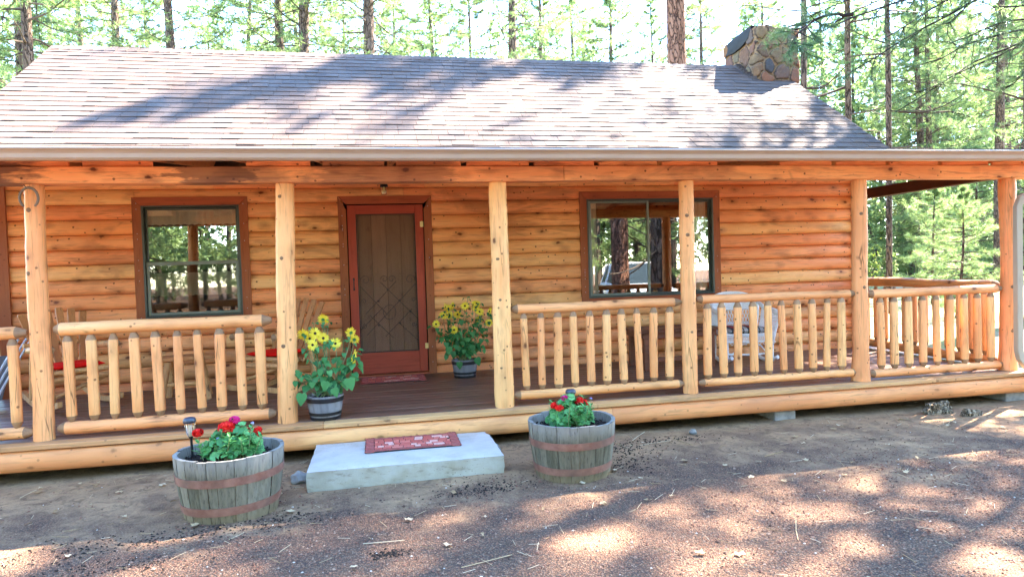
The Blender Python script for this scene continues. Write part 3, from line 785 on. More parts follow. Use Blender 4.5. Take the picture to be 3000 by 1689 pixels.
# ---- railings
def railing(x0, x1, zt, zb_, bal, r=(.056, .055), br=.045):
    p = MB(); p.log((x0, 0, zt), (x1, 0, zt), r[0], r[1], (.05, .075), n=16, amp=.07)
    root = p.build('railing', ['rail', 'tip'], cabin, smooth=55)
    p = MB(); p.log((x0-.005, 0, zb_), (x1+.01, 0, zb_), r[0]*.97, r[1]*.97, (.06, .06), n=16, amp=.07); p.build('bottom_rail', ['rail', 'tip'], root, smooth=55)
    for k, bx in enumerate(bal):
        p = MB(); rr = br*rng.uniform(.9, 1.12); ln = rng.uniform(-.008, .008)
        p.log((bx+ln, 0, zt-r[0]+.012), (bx-ln, 0, zb_+r[0]-.012), rr*.97, rr*1.03, (.055, .05), n=14, amp=.06, tint=rng.uniform(.35, .8))
        p.build('baluster', ['post', 'tip'], root, smooth=55)
railing(.075, 1.715, .866, .082, [.172, .336, .494, .655, .816, .977, 1.133, 1.297, 1.456, 1.612], (.053, .050), .0378)
railing(3.765, 5.395, .866, .092, [3.876, 4.028, 4.184, 4.336, 4.494, 4.648, 4.802, 4.958, 5.112, 5.269], (.044, .042), .0365)
railing(5.555, 7.262, .878, .086, [5.656, 5.816, 5.975, 6.14, 6.298, 6.453, 6.618, 6.777, 6.941, 7.102], (.040, .041), .0365)
railing(7.40, 9.005, .862, .062, [7.548, 7.706, 7.875, 8.04, 8.207, 8.376, 8.541, 8.704, 8.867], (.044, .044), .037)
railing(-1.70, -.115, .854, .065, [-.219-.165*k for k in range(9)], (.052, .048), .037)
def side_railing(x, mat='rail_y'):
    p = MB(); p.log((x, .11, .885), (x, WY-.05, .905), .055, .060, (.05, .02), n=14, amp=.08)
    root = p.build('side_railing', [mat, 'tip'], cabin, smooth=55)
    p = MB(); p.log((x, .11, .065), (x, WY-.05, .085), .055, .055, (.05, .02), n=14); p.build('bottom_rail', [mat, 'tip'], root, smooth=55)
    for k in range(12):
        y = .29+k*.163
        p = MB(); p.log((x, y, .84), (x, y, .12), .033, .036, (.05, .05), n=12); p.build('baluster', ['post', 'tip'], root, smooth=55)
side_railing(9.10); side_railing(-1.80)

# ---- windows, door
def trim_around(x0, x1, z0, z1, w=.095, sill=True, name='window_trim', zlow=None):
    mb = MB(); y0, y1 = WY-.066, WY-.03
    zl = z0-(w if sill else 0); k = 14
    # sides with a waney outer edge
    for sx, xa in ((-1, x0), (1, x1)):
        V = []
        for i in range(k+1):
            z = zl+(z1+w-zl)*i/k; e = .004*nz(z*3, xa)
            xo = xa+sx*(w+e); zi = min(z, z1) if True else z
            xin = xa if z <= z1 else xa+sx*(z-z1)
            V += [(xin, y0, z), (xo, y0, z), (xo, y1, z), (xin, y1, z)]
        F = []
        for i in range(k):
            for j in range(4):
                q = (i*4+j, i*4+(j+1) % 4, (i+1)*4+(j+1) % 4, (i+1)*4+j); F.append(q if sx > 0 else q[::-1])
        mb.add(V, F, 0, rng.uniform(.3, .6))
    V = [(x0-.001, y0-.002, z1), (x1+.001, y0-.002, z1), (x1+w, y0-.002, z1+w), (x0-w, y0-.002, z1+w)]; V += [(a, y1, c) for a, b, c in V]
    mb.add(V, [(0, 1, 2, 3), (4, 0, 3, 7), (1, 5, 6, 2), (3, 2, 6, 7), (4, 5, 1, 0)], 1, .5)
    if sill: mb.box(x0+.002, x1-.002, y0, y1, z0-w, z0, 1, .4)
    nm = MB()
    for i in range(16):    # nail heads
        zz = zl+.05+(z1-zl)*rng.random(); sx = rng.choice((x0-w*.5, x1+w*.5))
        mb.add([(sx+.004*cos(a), y0-.0015, zz+.004*sin(a)) for a in (0, 1.05, 2.1, 3.14, 4.2, 5.2)], [(5, 4, 3, 2, 1, 0)], 2, .5)
    return mb.build(name, ['trim', 'trim_x', 'alu'], None, smooth=30)
def frame(mb, x0, x1, z0, z1, w, y0, y1, mat=0):
    mb.box(x0, x0+w, y0, y1, z0, z1, mat, .5); mb.box(x1-w, x1, y0, y1, z0, z1, mat, .5)
    mb.box(x0+w+.0005, x1-w-.0005, y0+.002, y1-.002, z0, z0+w, mat, .5); mb.box(x0+w+.0005, x1-w-.0005, y0+.002, y1-.002, z1-w, z1, mat, .5)
def pane(name, x0, x1, z0, z1, y, mat, parent):
    mb = MB(); mb.box(x0, x1, y, y+.004, z0, z1, 0, .5, .0002); return mb.build(name, mat, parent, smooth=0)
def curtain(x0, x1, z0, z1, y, parent, folds=14, name='curtain'):
    mb = MB(); k = 90; V = []
    for i in range(k+1):
        x = x0+(x1-x0)*i/k; dy = .018*sin(i*folds/k*2*pi+sin(i*.21)*1.2)
        for z in (z1, (z0+z1)/2, z0): V.append((x, y+dy*(1 if z < z1 else .4), z+(.004*sin(i*.9) if z == z0 else 0)))
    mb.add(V, [(i*3+j, i*3+j+1, (i+1)*3+j+1, (i+1)*3+j) for i in range(k) for j in range(2)]); return mb.build(name, 'curtain', parent, smooth=180)
a, b, c, d = W1
fr = MB(); frame(fr, a, b, c, d, .022, WY-.075, WY+.02, 0); w1 = fr.build('window', 'sash', cabin)
tr = trim_around(a, b, c, d, .093); tr.parent = w1
fr = MB(); frame(fr, a+.026, b-.026, c+.60, d-.026, .022, WY-.018, WY-.004, 0); fr.build('upper_sash', 'sash', w1)
fr = MB(); frame(fr, a+.028, b-.028, c+.026, c+.625, .030, WY-.055, WY-.030, 0); fr.box(a+.03, b-.03, WY-.062, WY-.028, c+.585, c+.622, 0, .5)
fr.build('lower_sash', 'sash_light', w1)
pane('upper_pane', a+.045, b-.045, c+.62, d-.045, WY-.010, 'glass', w1)
pane('lower_pane', a+.055, b-.055, c+.05, c+.59, WY-.044, 'glass_screen', w1)
curtain(a+.03, b-.03, d-.21, d-.03, WY+.02, w1, 9, 'valance'); curtain(a+.03, b-.03, c+.24, c+.50, WY+.06, w1, 7, 'cafe_curtain')
a, b, c, d = W2; mx_ = at(1897, 700, WY-.04)[0]
fr = MB(); frame(fr, a, b, c, d, .024, WY-.075, WY+.02, 0); w2 = fr.build('window', 'sash', cabin)
tr = trim_around(a, b, c, d, .093); tr.parent = w2
fr = MB(); frame(fr, a+.026, mx_+.02, c+.026, d-.026, .028, WY-.058, WY-.034, 0); fr.build('sliding_sash', 'sash_light', w2)
fr = MB(); frame(fr, mx_-.012, b-.026, c+.026, d-.026, .022, WY-.022, WY-.004, 0); fr.build('fixed_sash', 'sash', w2)
pane('left_pane', a+.05, mx_-.005, c+.05, d-.05, WY-.046, 'glass', w2)
pane('right_pane', mx_+.01, b-.045, c+.045, d-.045, WY-.012, 'glass', w2)
curtain(a+.04, a+.16, c+.05, d-.04, WY+.05, w2, 3); curtain(b-.22, b-.05, c+.05, d-.04, WY+.05, w2, 4)
# door
a, b, c, d = a0, b0, c0, d0 = D0[0], D0[1], .022, 2.05
ys, ye = WY-.052, WY-.015
dm = MB()
dm.box(a+.012, a+.108, ys, ye, c+.01, d-.012, 0, .5); dm.box(b-.108, b-.012, ys, ye, c+.01, d-.012, 0, .45)
dm.box(a+.1085, b-.1085, ys+.0015, ye, d-.118, d-.013, 1, .55); dm.box(a+.1085, b-.1085, ys+.0015, ye, c+.011, c+.262, 1, .4)
# screen moulding
for x0_, x1_, z0_, z1_ in ((a+.1085, a+.119, c+.262, d-.118), (b-.119, b-.1085, c+.262, d-.118), (a+.119, b-.119, c+.262, c+.273), (a+.119, b-.119, d-.129, d-.118)):
    dm.box(x0_, x1_, ys+.012, ye-.006, z0_, z1_, 2, .5, .001)
door = dm.build('screen_door', ['door', 'door_x', 'iron'], cabin)
tr = trim_around(a, b, D0[2], d, .092, sill=False, name='door_trim'); tr.parent = door
pane('screen', a+.119, b-.119, c+.273, d-.129, WY-.033, 'screen', door)
mb = MB(); x = a+.01
for w in (.12, .152, .172, .172, .16, .15):
    x1_ = min(x+w, b-.01); mb.box(x+.002, x1_-.001, WY+.012, WY+.05, .0, d-.01, 0, rng.uniform(.3, .8), .003); x = x1_
mb.build('inner_door', 'plank', door)
# wrought scroll guard
sg = MB(); yy = WY-.040; gx0, gx1, gz0, gz1 = a+.125, b-.125, c+.28, 1.15; cx_ = (gx0+gx1)/2; W_ = gx1-gx0
def dp(px, py): p = at(960+px*.3863, 560+py*.3863, WY-.04); return (p[0], yy, p[2])
for p, q in (((245, 720), (460, 940)), ((400, 690), (690, 970)), ((290, 930), (520, 680)), ((300, 1090), (665, 700)), ((320, 940), (500, 1110)), ((440, 1100), (640, 890)), ((245, 1060), (420, 880)), ((545, 1000), (690, 1130))):
    sg.tube([dp(*p), dp(*q)], .0035, 5)
def scroll(px, py, r0, turns, dirn, a0=0):
    pts = []
    for i in range(22):
        t = i/21; an = a0+dirn*t*turns*2*pi; r = r0*(1-.75*t); pts.append(dp(px+r*cos(an), py+r*sin(an)))
    sg.tube(pts, .0032, 4)
for px, py, r, dn, a1 in ((285, 675, 38, 1, pi), (430, 665, 28, 1, pi), (485, 665, 28, -1, 0), (625, 668, 38, -1, 0), (275, 835, 20, 1, pi), (652, 820, 18, -1, 0), (280, 1020, 22, -1, pi), (655, 1005, 18, 1, 0)):
    scroll(px, py, r, 1.2, dn, a1)
for px, py in ((385, 832), (455, 745), (545, 828), (388, 1015), (628, 910), (548, 998)):
    p = dp(px, py); sg.box(p[0]-.013, p[0]+.013, yy-.004, yy+.003, p[2]-.007, p[2]+.007, 0, .5, .002); sg.box(p[0]-.006, p[0]+.006, yy-.005, yy+.002, p[2]-.013, p[2]+.013, 0, .5, .002)
pts = [dp(470+48*cos(t), 915+55*sin(t)) for t in np.linspace(0, 2*pi, 18)]; sg.tube(pts, .003, 4)
sg.build('scroll_guard', 'iron', door)
hg = MB()
for px, py in ((712, 250), (752, 1168)):
    p = dp(px, py); hg.box(p[0]-.020, p[0]-.003, ys-.004, ys+.002, p[2]-.032, p[2]+.032, 0, .5, .002); hg.box(p[0]+.003, p[0]+.020, ys-.004, ys+.002, p[2]-.032, p[2]+.032, 0, .5, .002)
    hg.tube([(p[0], ys-.004, p[2]-.036), (p[0], ys-.004, p[2]+.036)], .005, 8, 0)
    hg.build('hinge', 'brass', door); hg = MB()
hd = MB(); p = dp(200, 705); hd.tube([(p[0], ys, p[2]-.055), (p[0], ys-.025, p[2]-.04), (p[0], ys-.028, p[2]), (p[0], ys-.025, p[2]+.04), (p[0], ys, p[2]+.055)], .006, 8); hd.box(p[0]-.01, p[0]+.01, ys-.003, ys+.001, p[2]-.075, p[2]-.045); hd.box(p[0]-.01, p[0]+.01, ys-.003, ys+.001, p[2]+.045, p[2]+.075)
hd.build('handle', 'black', door)
mb = MB(); mb.box(D0[0]-.02, D0[1]+.02, WY-.08, WY+.06, .002, .022, 0, .4); mb.build('threshold', 'trim_x', door)

# ---- chimney: rubble stones built as a bulged cell surface
def chimney():
    x0, x1, y0, y1, z0 = 8.775, 9.50, 4.10, 5.08, 3.4
    r = random.Random(21); pts = []
    faces = [('f', x1-x0), ('r', y1-y0), ('b', x1-x0), ('l', y1-y0)]
    per = 2*(x1-x0+y1-y0); zt = 5.03
    sites = []
    tries = 0
    while len(sites) < 120 and tries < 6000:
        tries += 1; u, z = r.uniform(0, per), r.uniform(z0, zt+.05); d_ = r.choice((.12, .18, .26))
        if all(math.hypot(min(abs(u-a), per-abs(u-a)), (z-b)*1.0) > (d_+e)*.5+.035 for a, b, e in sites): sites.append((u, z, d_))
    S = np.array(sites); tone = [r.random() for _ in sites]; bul = [r.uniform(.6, 1.3) for _ in sites]
    nu, nzr = 250, 120; V = []; T = []; MO = []
    for k in range(nzr+1):
        z = z0+(zt-z0)*k/nzr
        for i in range(nu):
            u = per*i/nu; uw = u+.045*nz(u*5, z*5, 1)+.02*nz(u*22, z*22, 3); zw = z+.045*nz(u*5, z*5, 7)+.015*nz(u*22, z*22, 8)
            du = np.abs(S[:, 0]-uw); du = np.minimum(du, per-du); dist = np.hypot(du, (S[:, 1]-zw))/(.75+S[:, 2]*1.6)
            o = np.argsort(dist)[:2]; e = (dist[o[1]]-dist[o[0]])
            mo = 1 if e < .030 else (.5 if e < .048 else 0)
            h = .045*bul[o[0]]*min(1, e/.07)**.6+.008*nz(u*14, z*14)
            a = u
            if a < x1-x0: p = (x0+a, y0); n = (0, -1)
            elif a < x1-x0+y1-y0: p = (x1, y0+a-(x1-x0)); n = (1, 0)
            elif a < 2*(x1-x0)+y1-y0: p = (x1-(a-(x1-x0)-(y1-y0)), y1); n = (0, 1)
            else: p = (x0, y1-(a-2*(x1-x0)-(y1-y0))); n = (-1, 0)
            top = .05*nz(u*3.1, 5)+.03*nz(u*9, 2)
            zz = z+top*max(0, (z-4.6)/.43)
            V.append((p[0]+n[0]*h, p[1]+n[1]*h, zz)); T.append(tone[o[0]]); MO.append(mo)
    F = [(k*nu+i, k*nu+(i+1) % nu, (k+1)*nu+(i+1) % nu, (k+1)*nu+i) for k in range(nzr) for i in range(nu)]
    mb = MB(); mb.v = V; mb.f = F; mb.m = [0]*len(F); mb.t = T; mb.mo = MO
    # crown: rim stones sloping inwards
    b = len(mb.v); cxm, cym = (x0+x1)/2, (y0+y1)/2
    for i in range(nu):
        v = V[nzr*nu+i]; mb.v.append((cxm+(v[0]-cxm)*.66, cym+(v[1]-cym)*.7, v[2]+.03)); mb.t.append(T[nzr*nu+i]); mb.mo.append(MO[nzr*nu+i])
    for i in range(nu): mb.f.append((nzr*nu+i, nzr*nu+(i+1) % nu, b+(i+1) % nu, b+i)); mb.m.append(0)
    b2 = len(mb.v)
    for i in range(nu):
        v = mb.v[b+i]; mb.v.append((cxm+(v[0]-cxm)*.95, cym+(v[1]-cym)*.95, v[2]-.3)); mb.t.append(.5); mb.mo.append(0)
    for i in range(nu): mb.f.append((b+i, b+(i+1) % nu, b2+(i+1) % nu, b2+i)); mb.m.append(1)
    mb.f.append(tuple(b2+i for i in range(nu))); mb.m.append(1)
    ch = mb.build('chimney', ['stone', 'tarp'], cabin, smooth=180)
    # sooty black flue side panel on the left face
    p = MB(); xs = x0-.052
    q = [(4.27, 4.90), (4.17, 5.075), (4.55, 5.06), (4.93, 5.03), (4.99, 4.83), (4.72, 4.80), (4.45, 4.84)]
    n = 26; V = [(xs-.02, 4.58, 4.95)]
    ring = []
    for i in range(len(q)):
        a_, b_ = q[i], q[(i+1) % len(q)]
        for t in (0, .33, .66): ring.append((a_[0]+(b_[0]-a_[0])*t, a_[1]+(b_[1]-a_[1])*t))
    V += [(xs-.012*abs(nz(y*9, z*9)), y, z) for y, z in ring]; m = len(ring)
    V += [(xs+.06, y, z) for y, z in ring]
    p.add(V, [(0, 1+(i+1) % m, 1+i) for i in range(m)]+[(1+i, 1+(i+1) % m, 1+m+(i+1) % m, 1+m+i) for i in range(m)])
    p.build('flue_panel', 'tarp', ch, smooth=60)
    # lead flashing at the foot
    p = MB()
    for y in np.arange(y0-.03, RY, .08):
        p.box(x0-.11, x0-.03, y, y+.085, roofz(y)+.008, roofz(y)+.075, 0, .1, .003)
    p.build('flashing', 'shingle', ch)
chimney()

# ================================================================== PORCH THINGS
# concrete step
mb = MB(); k = 26; x0, x1, y0, y1 = 2.055, 3.475, -.985, -.205
def slab():
    nx, ny = 40, 22; V = []; idx = {}
    for j in range(ny+1):
        for i in range(nx+1):
            x = x0+(x1-x0)*i/nx; y = y0+(y1-y0)*j/ny
            ed = min(i, nx-i, j, ny-j); z = -.158-(.006 if ed == 0 else 0)+.0025*nz(x*6, y*6)
            if j == 0: y += .010*nz(x*7, 1)
            if i == nx: x += .012*nz(y*7, 4)-.02*(1 if j > ny-3 else 0)
            if i == 0: x += .010*nz(y*7, 9)
            V.append((x, y, z))
    F = [(j*(nx+1)+i, j*(nx+1)+i+1, (j+1)*(nx+1)+i+1, (j+1)*(nx+1)+i) for j in range(ny) for i in range(nx)]
    rim = [i for i in range(nx+1)]+[(j*(nx+1)+nx) for j in range(1, ny+1)]+[ny*(nx+1)+i for i in range(nx-1, -1, -1)]+[j*(nx+1) for j in range(ny-1, 0, -1)]
    m = len(rim); base = len(V); L = 5
    for l in range(1, L+1):
        for q in rim:
            x, y, z = V[q]; f = l/L; zz = z+(GZ-.05-z)*f
            o = .010*nz(x*9, zz*14, y*9)+.012*max(0, nz(x*5, zz*20, 3))
            V.append((x+(o if x > x1-.05 else (-o if x < x0+.05 else 0)), y-(o if y < y0+.05 else 0), zz))
    for l in range(L):
        for i in range(m):
            a = rim[i] if l == 0 else base+(l-1)*m+i; b = rim[(i+1) % m] if l == 0 else base+(l-1)*m+(i+1) % m
            F.append((b, a, base+l*m+i, base+l*m+(i+1) % m))
    mb.add(V, F)
slab(); tag(mb.build('concrete_step', 'concrete', smooth=40), 'grey cast concrete slab step in front of the porch', 'step')

def doormat(x0, x1, y0, y1, z, name_label, rz=0.):
    w, d = x1-x0, y1-y0; mb = MB(); r = random.Random(int(x0*100))
    mb.box(-w/2, w/2, -d/2, d/2, 0, .008, 0, .0, .003)
    bw = w*.10; bh = d*.14
    rows = 6; hh = (d-2*bh)/rows
    for k in range(rows):
        x = -w/2+bw-r.uniform(0, .05)
        while x < w/2-bw:
            l = r.choice((.05, .07, .09)); a, b = max(x, -w/2+bw), min(x+l-.005, w/2-bw)
            if b-a > .012:
                mb.box(a, b, -d/2+bh+k*hh+.002, -d/2+bh+(k+1)*hh-.003, .007, .0115, 0, r.choice((.5, .5, .55, .65, .8, 1.)), .001)
            x += l
    def scr(cx, cy, s_, q):
        for e in (-1, 1):
            P = [(cx+e*s_*(.15+.35*(1-cos(t)))*cos(q)-s_*.45*sin(t)*sin(q)*e, cy+e*s_*(.15+.35*(1-cos(t)))*sin(q)+s_*.45*sin(t)*cos(q)*e, .0095) for t in np.linspace(0, 4.6, 8)]
            mb.tube(P, .0035, 5, 0, .32)
    n = 4
    for sx in (-1, 1):
        mb.box(sx*(w/2-bw/2)-bw*.42, sx*(w/2-bw/2)+bw*.42, -d/2+.008, d/2-.008, .007, .0095, 0, .25, .001)
        for k in range(n): scr(sx*(w/2-bw/2), -d/2+d*(k+.5)/n, d/n*.8, pi/2)
    for sy in (-1, 1):
        mb.box(-w/2+bw, w/2-bw, sy*(d/2-bh/2)-bh*.35, sy*(d/2-bh/2)+bh*.35, .007, .0095, 0, .27, .001)
        m = int(w/.07)
        for k in range(m): scr(-w/2+bw+(w-2*bw)*(k+.5)/m, sy*(d/2-bh/2), bh*.8, 0)
    o = mb.build('doormat', 'mat', smooth=0, loc=((x0+x1)/2, (y0+y1)/2, z)); o.rotation_euler.z = rz
    return tag(o, name_label, 'doormat', 'brick pattern doormats')
doormat(2.45, 3.20, -.635, -.215, -.155, 'red brick pattern doormat lying on the concrete step', .0)
doormat(2.37, 3.09, 1.69, 2.14, .003, 'red brick pattern doormat on the porch deck below the screen door', 0.)

# half barrels
def half_barrel(x, y, label, seed, oval=1.):
    t = thing('half_barrel_planter', label, 'planter', (x, y, GZ), seed, 'half barrel planters in front of the porch')
    r = random.Random(seed); mb = MB(); H = .405; ns = 24; a = 0; cuts = [0]
    while a < 2*pi-.12:
        a += r.uniform(.18, .34); cuts.append(min(a, 2*pi))
    cuts[-1] = 2*pi
    def R(z): return .274+.050*sin(min(1, z/H*.86)*pi/2)
    for i in range(len(cuts)-1):
        a0_, a1_ = cuts[i]+.004, cuts[i+1]-.004; top = H+r.uniform(-.006, .004); off = r.uniform(-.002, .002); tint = r.random(); V = []; k = 4; zz = np.linspace(-.02, top, 8)
        for z in zz:
            for j in range(k+1):
                an = a0_+(a1_-a0_)*j/k; rr = R(z)+off-(.002 if j in (0, k) else 0); V.append((rr*cos(an)*oval, rr*sin(an), z))
        for j in range(k+1):
            an = a0_+(a1_-a0_)*j/k; rr = R(top)-.026; V.append((rr*cos(an)*oval, rr*sin(an), top-.001))
        for j in range(k+1):
            an = a0_+(a1_-a0_)*j/k; rr = R(H*.6)-.03; V.append((rr*cos(an)*oval, rr*sin(an), H*.6))
        n_ = k+1; F = [(q*n_+j, q*n_+j+1, (q+1)*n_+j+1, (q+1)*n_+j) for q in range(len(zz)+1) for j in range(k)]
        mb.add(V, F, 0, tint)
    body = mb.build('barrel', 'stave', t, smooth=40)
    for z in (H*.66, H*.20):
        mb = MB(); V = []; h = .026; n_ = 60
        for j in range(n_):
            an = 2*pi*j/n_
            for zz_, o in ((z-h, .0035), (z+h, .0035), (z+h, -.004), (z-h, -.004)):
                rr = R(zz_)+o+.0015; V.append((rr*cos(an)*oval, rr*sin(an), zz_+.006*cos(an+seed)))
        F = [(j*4+q, ((j+1) % n_)*4+q, ((j+1) % n_)*4+(q+1) % 4, j*4+(q+1) % 4) for j in range(n_) for q in range(4)]
        mb.add(V, F)
        mb.build('hoop', 'rust', t, smooth=30)
    mb = MB(); V = [(0, 0, H*.88)]; n_ = 30; rings = 9
    for q in range(1, rings+1):
        for j in range(n_):
            an = 2*pi*j/n_; rr = (R(H)-.028)*q/rings; V.append((rr*cos(an)*oval, rr*sin(an), H*.86+.018*nz(rr*cos(an)*14, rr*sin(an)*14, seed)-.012*(q/rings)**2))
    F = [(0, 1+j, 1+(j+1) % n_) for j in range(n_)]+[(1+q*n_+j, 1+(q+1)*n_+j, 1+(q+1)*n_+(j+1) % n_, 1+q*n_+(j+1) % n_) for q in range(rings-1) for j in range(n_)]
    mb.add(V, F)
    octo = [(1, 0, 0), (-1, 0, 0), (0, 1, 0), (0, -1, 0), (0, 0, 1), (0, 0, -1)]; of = [(0, 2, 4), (2, 1, 4), (1, 3, 4), (3, 0, 4), (2, 0, 5), (1, 2, 5), (3, 1, 5), (0, 3, 5)]
    for q in range(420):
        an = r.uniform(0, 6.3); rr = (R(H)-.035)*r.random()**.5; sz = r.uniform(.003, .009)
        mb.add([(rr*cos(an)*oval+a_*sz*r.uniform(.5, 1.6), rr*sin(an)+b_*sz*r.uniform(.5, 1.6), H*.865+c_*sz) for a_, b_, c_ in octo], of, 0, r.random())
    mb.build('soil', 'soil', t, smooth=0); return t
half_barrel(1.60, -1.215, 'weathered half barrel planter on the ground left of the concrete step', 3, 1.06)
half_barrel(3.975, -1.095, 'weathered half barrel planter on the ground right of the concrete step', 5, 1.0)

# leaves -----------------------------------------------------------
def leaf(mb, p, d, up, L, W, kind='lance', tint=.5, droop=.3, mat=0):
    """a bent blade from p along d"""
    p = Vector(p); d = Vector(d).normalized(); s_ = d.cross(Vector(up)); s_ = s_.normalized() if s_.length > 1e-4 else Vector((1, 0, 0)); n_ = s_.cross(d).normalized()
    prof = {'lance': [(0, .05), (.2, .6), (.45, 1), (.75, .62), (1, .02)], 'heart': [(-.10, .45), (.04, .92), (.28, 1.), (.62, .66), (1, .02)], 'petal': [(0, .35), (.35, .9), (.65, 1), (.88, .6), (1, .05)]}[kind]
    V = []
    for t, w in prof:
        c = p+d*(L*t)-n_*(droop*L*max(0, t)**2)
        V += [tuple(c+s_*(w*W/2)+n_*(W*.10*w)), tuple(c), tuple(c-s_*(w*W/2)+n_*(W*.10*w))]
    if kind == 'heart': V[1] = tuple(p)
    F = [q for k in range(len(prof)-1) for q in ((k*3, k*3+1, k*3+4, k*3+3), (k*3+1, k*3+2, k*3+5, k*3+4))]
    mb.add(V, F, mat, tint)
def scallop(mb, c, nrm, R_, tint, r, mat=0):
    nrm = Vector(nrm).normalized(); a = nrm.cross(Vector((.3, .2, 1))).normalized(); b = nrm.cross(a); c = Vector(c); V = [tuple(c-nrm*R_*.18)]; n_ = 16; q0 = r.uniform(0, 6)
    for k in range(n_):
        an = q0+(2*pi-.5)*k/(n_-1); rr = R_*(1+.10*cos(an*7))*(1+.08*r.uniform(-1, 1)); V.append(tuple(c+a*cos(an)*rr+b*sin(an)*rr+nrm*R_*(.12+.10*sin(an*3.5))))
    mb.add(V, [(0, k, k+1) for k in range(1, n_)], mat, tint)
def floretball(mb, c, R_, n_, r, mat=0, flat=1.):
    c = Vector(c)
    for k in range(n_):
        d = Vector((r.gauss(0, 1), r.gauss(0, 1), r.gauss(.25, .8))).normalized(); o = c+Vector((d.x, d.y, d.z*flat))*R_
        a = d.cross(Vector((.1, .3, 1))).normalized(); b = d.cross(a); q0 = r.uniform(0, 6)
        for j in range(5):
            an = q0+j*2*pi/5; dd = a*cos(an)+b*sin(an); pr = R_*r.uniform(.42, .55); w = (-a*sin(an)+b*cos(an))*pr*.42
            V = [tuple(o-d*R_*.15), tuple(o+dd*pr*.6+w), tuple(o+dd*pr+d*R_*.03), tuple(o+dd*pr*.6-w)]; mb.add(V, [(0, 1, 2, 3)], mat, r.random())
def geranium_bed(cx, cy, flowers, leafbox, seed, label):
    """flowers: (px, py, radius, material part name); plants are rooted in the barrel soil"""
    r = random.Random(seed); z0 = GZ+.355
    t = thing('flower_planting', label, 'flowers', (0, 0, 0), 0, 'flowers planted in the half barrels')
    mb = MB(); st = MB()
    x0, x1 = leafbox
    for k in range(190):      # geranium leaves, mounded
        a = r.uniform(0, 6.3); q = r.random()**.5; x = (x0+x1)/2+(x1-x0)/2*q*cos(a); y = cy+.15*q*sin(a); h = (.055+.15*(1-q*q))*r.uniform(.3, 1.15)
        root = Vector((x*.7+(x0+x1)*.15, y, z0)); c = Vector((x, y, z0+h)); n = Vector((cos(a)*q*1.1+r.gauss(0, .3), sin(a)*q*1.1-.35+r.gauss(0, .3), 1))
        st.tube([root, (root+c)/2+Vector((0, 0, .015)), c], .0016, 4, 0, .5, caps=False)
        scallop(mb, c, n, r.uniform(.020, .036), r.random(), r)
    for k in range(15):       # salvia: rosettes of long pointed leaves
        x = r.uniform(x0+.02, x1-.02); y = cy-r.uniform(-.06, .15); root = Vector((x, y, z0)); H_ = r.uniform(.10, .21); lean = Vector((r.gauss(0, .25), r.gauss(-.15, .2), 1)).normalized(); tip = root+lean*H_
        st.tube([root, tip], .0028, 5, 0, .8, caps=False)
        for j in range(16):
            f = .2+.8*j/15; a = j*2.4; d = Vector((cos(a), sin(a), .35+f*.7)); leaf(mb, root+lean*H_*f, d, (0, 0, 1), r.uniform(.045, .075)*(1.1-.35*f), r.uniform(.016, .024), 'lance', .55+.45*r.random(), r.uniform(.1, .5))
    mb.build('foliage', 'geran', t, smooth=60); st.build('stem', 'stem', t, smooth=60)
    for (px, py, R_, m, dy) in flowers:
        R_ *= 1.25; c = Vector(at(px, py, cy+dy)); fb = MB(); floretball(fb, c, R_, 44 if R_ > .02 else 14, r, 0, .72); fb.build('flower_head', m, t, smooth=0)
        s2 = MB(); root = Vector((c.x*.8+cx*.2, cy+dy*.5, z0)); s2.tube([root, (root+c)/2+Vector((r.uniform(-.01, .01), 0, 0)), c-Vector((0, 0, R_*.5))], .0022, 5, 0, .6, caps=False)
        for j in range(7): d = Vector((r.gauss(0, 1), r.gauss(0, 1), r.gauss(.2, .4))).normalized(); s2.tube([c-Vector((0, 0, R_*.6)), c+d*R_*.7], .0013, 3, 0, 1., caps=False)
        s2.build('flower_stalk', 'stem', t, smooth=60)
    return t
def L7(x, y): return (480+x*.2621, 1180+y*.2621)
def L8(x, y): return (1520+x*.2138, 1120+y*.2138)
geranium_bed(1.6, -1.2, [(*L7(380, 330), .026, 'petal_r', 0.02), (*L7(700, 275), .040, 'petal_r', -.02), (*L7(790, 188), .026, 'petal_m', .02), (*L7(1048, 298), .022, 'petal_r', .03), (*L7(962, 292), .012, 'petal_r', .03), (*L7(1072, 345), .014, 'petal_r', .02),
                        (*L7(605, 395), .007, 'petal_b', -.08), (*L7(990, 220), .008, 'petal_b', -.02)], (1.43, 1.81), 3, 'red and magenta geraniums with blue salvia in the left half barrel')
geranium_bed(3.98, -1.09, [(*L8(640, 232), .030, 'petal_m', .02), (*L8(492, 312), .024, 'petal_r', -.02), (*L8(555, 348), .024, 'petal_r', -.06), (*L8(820, 250), .028, 'petal_r', 0.), (*L8(885, 280), .028, 'petal_r', 0.02), (*L8(930, 300), .016, 'petal_r', 0.02), (*L8(985, 220), .009, 'petal_b', .03)],
             (3.80, 4.13), 8, 'red and pink geraniums with silvery salvia in the right half barrel')

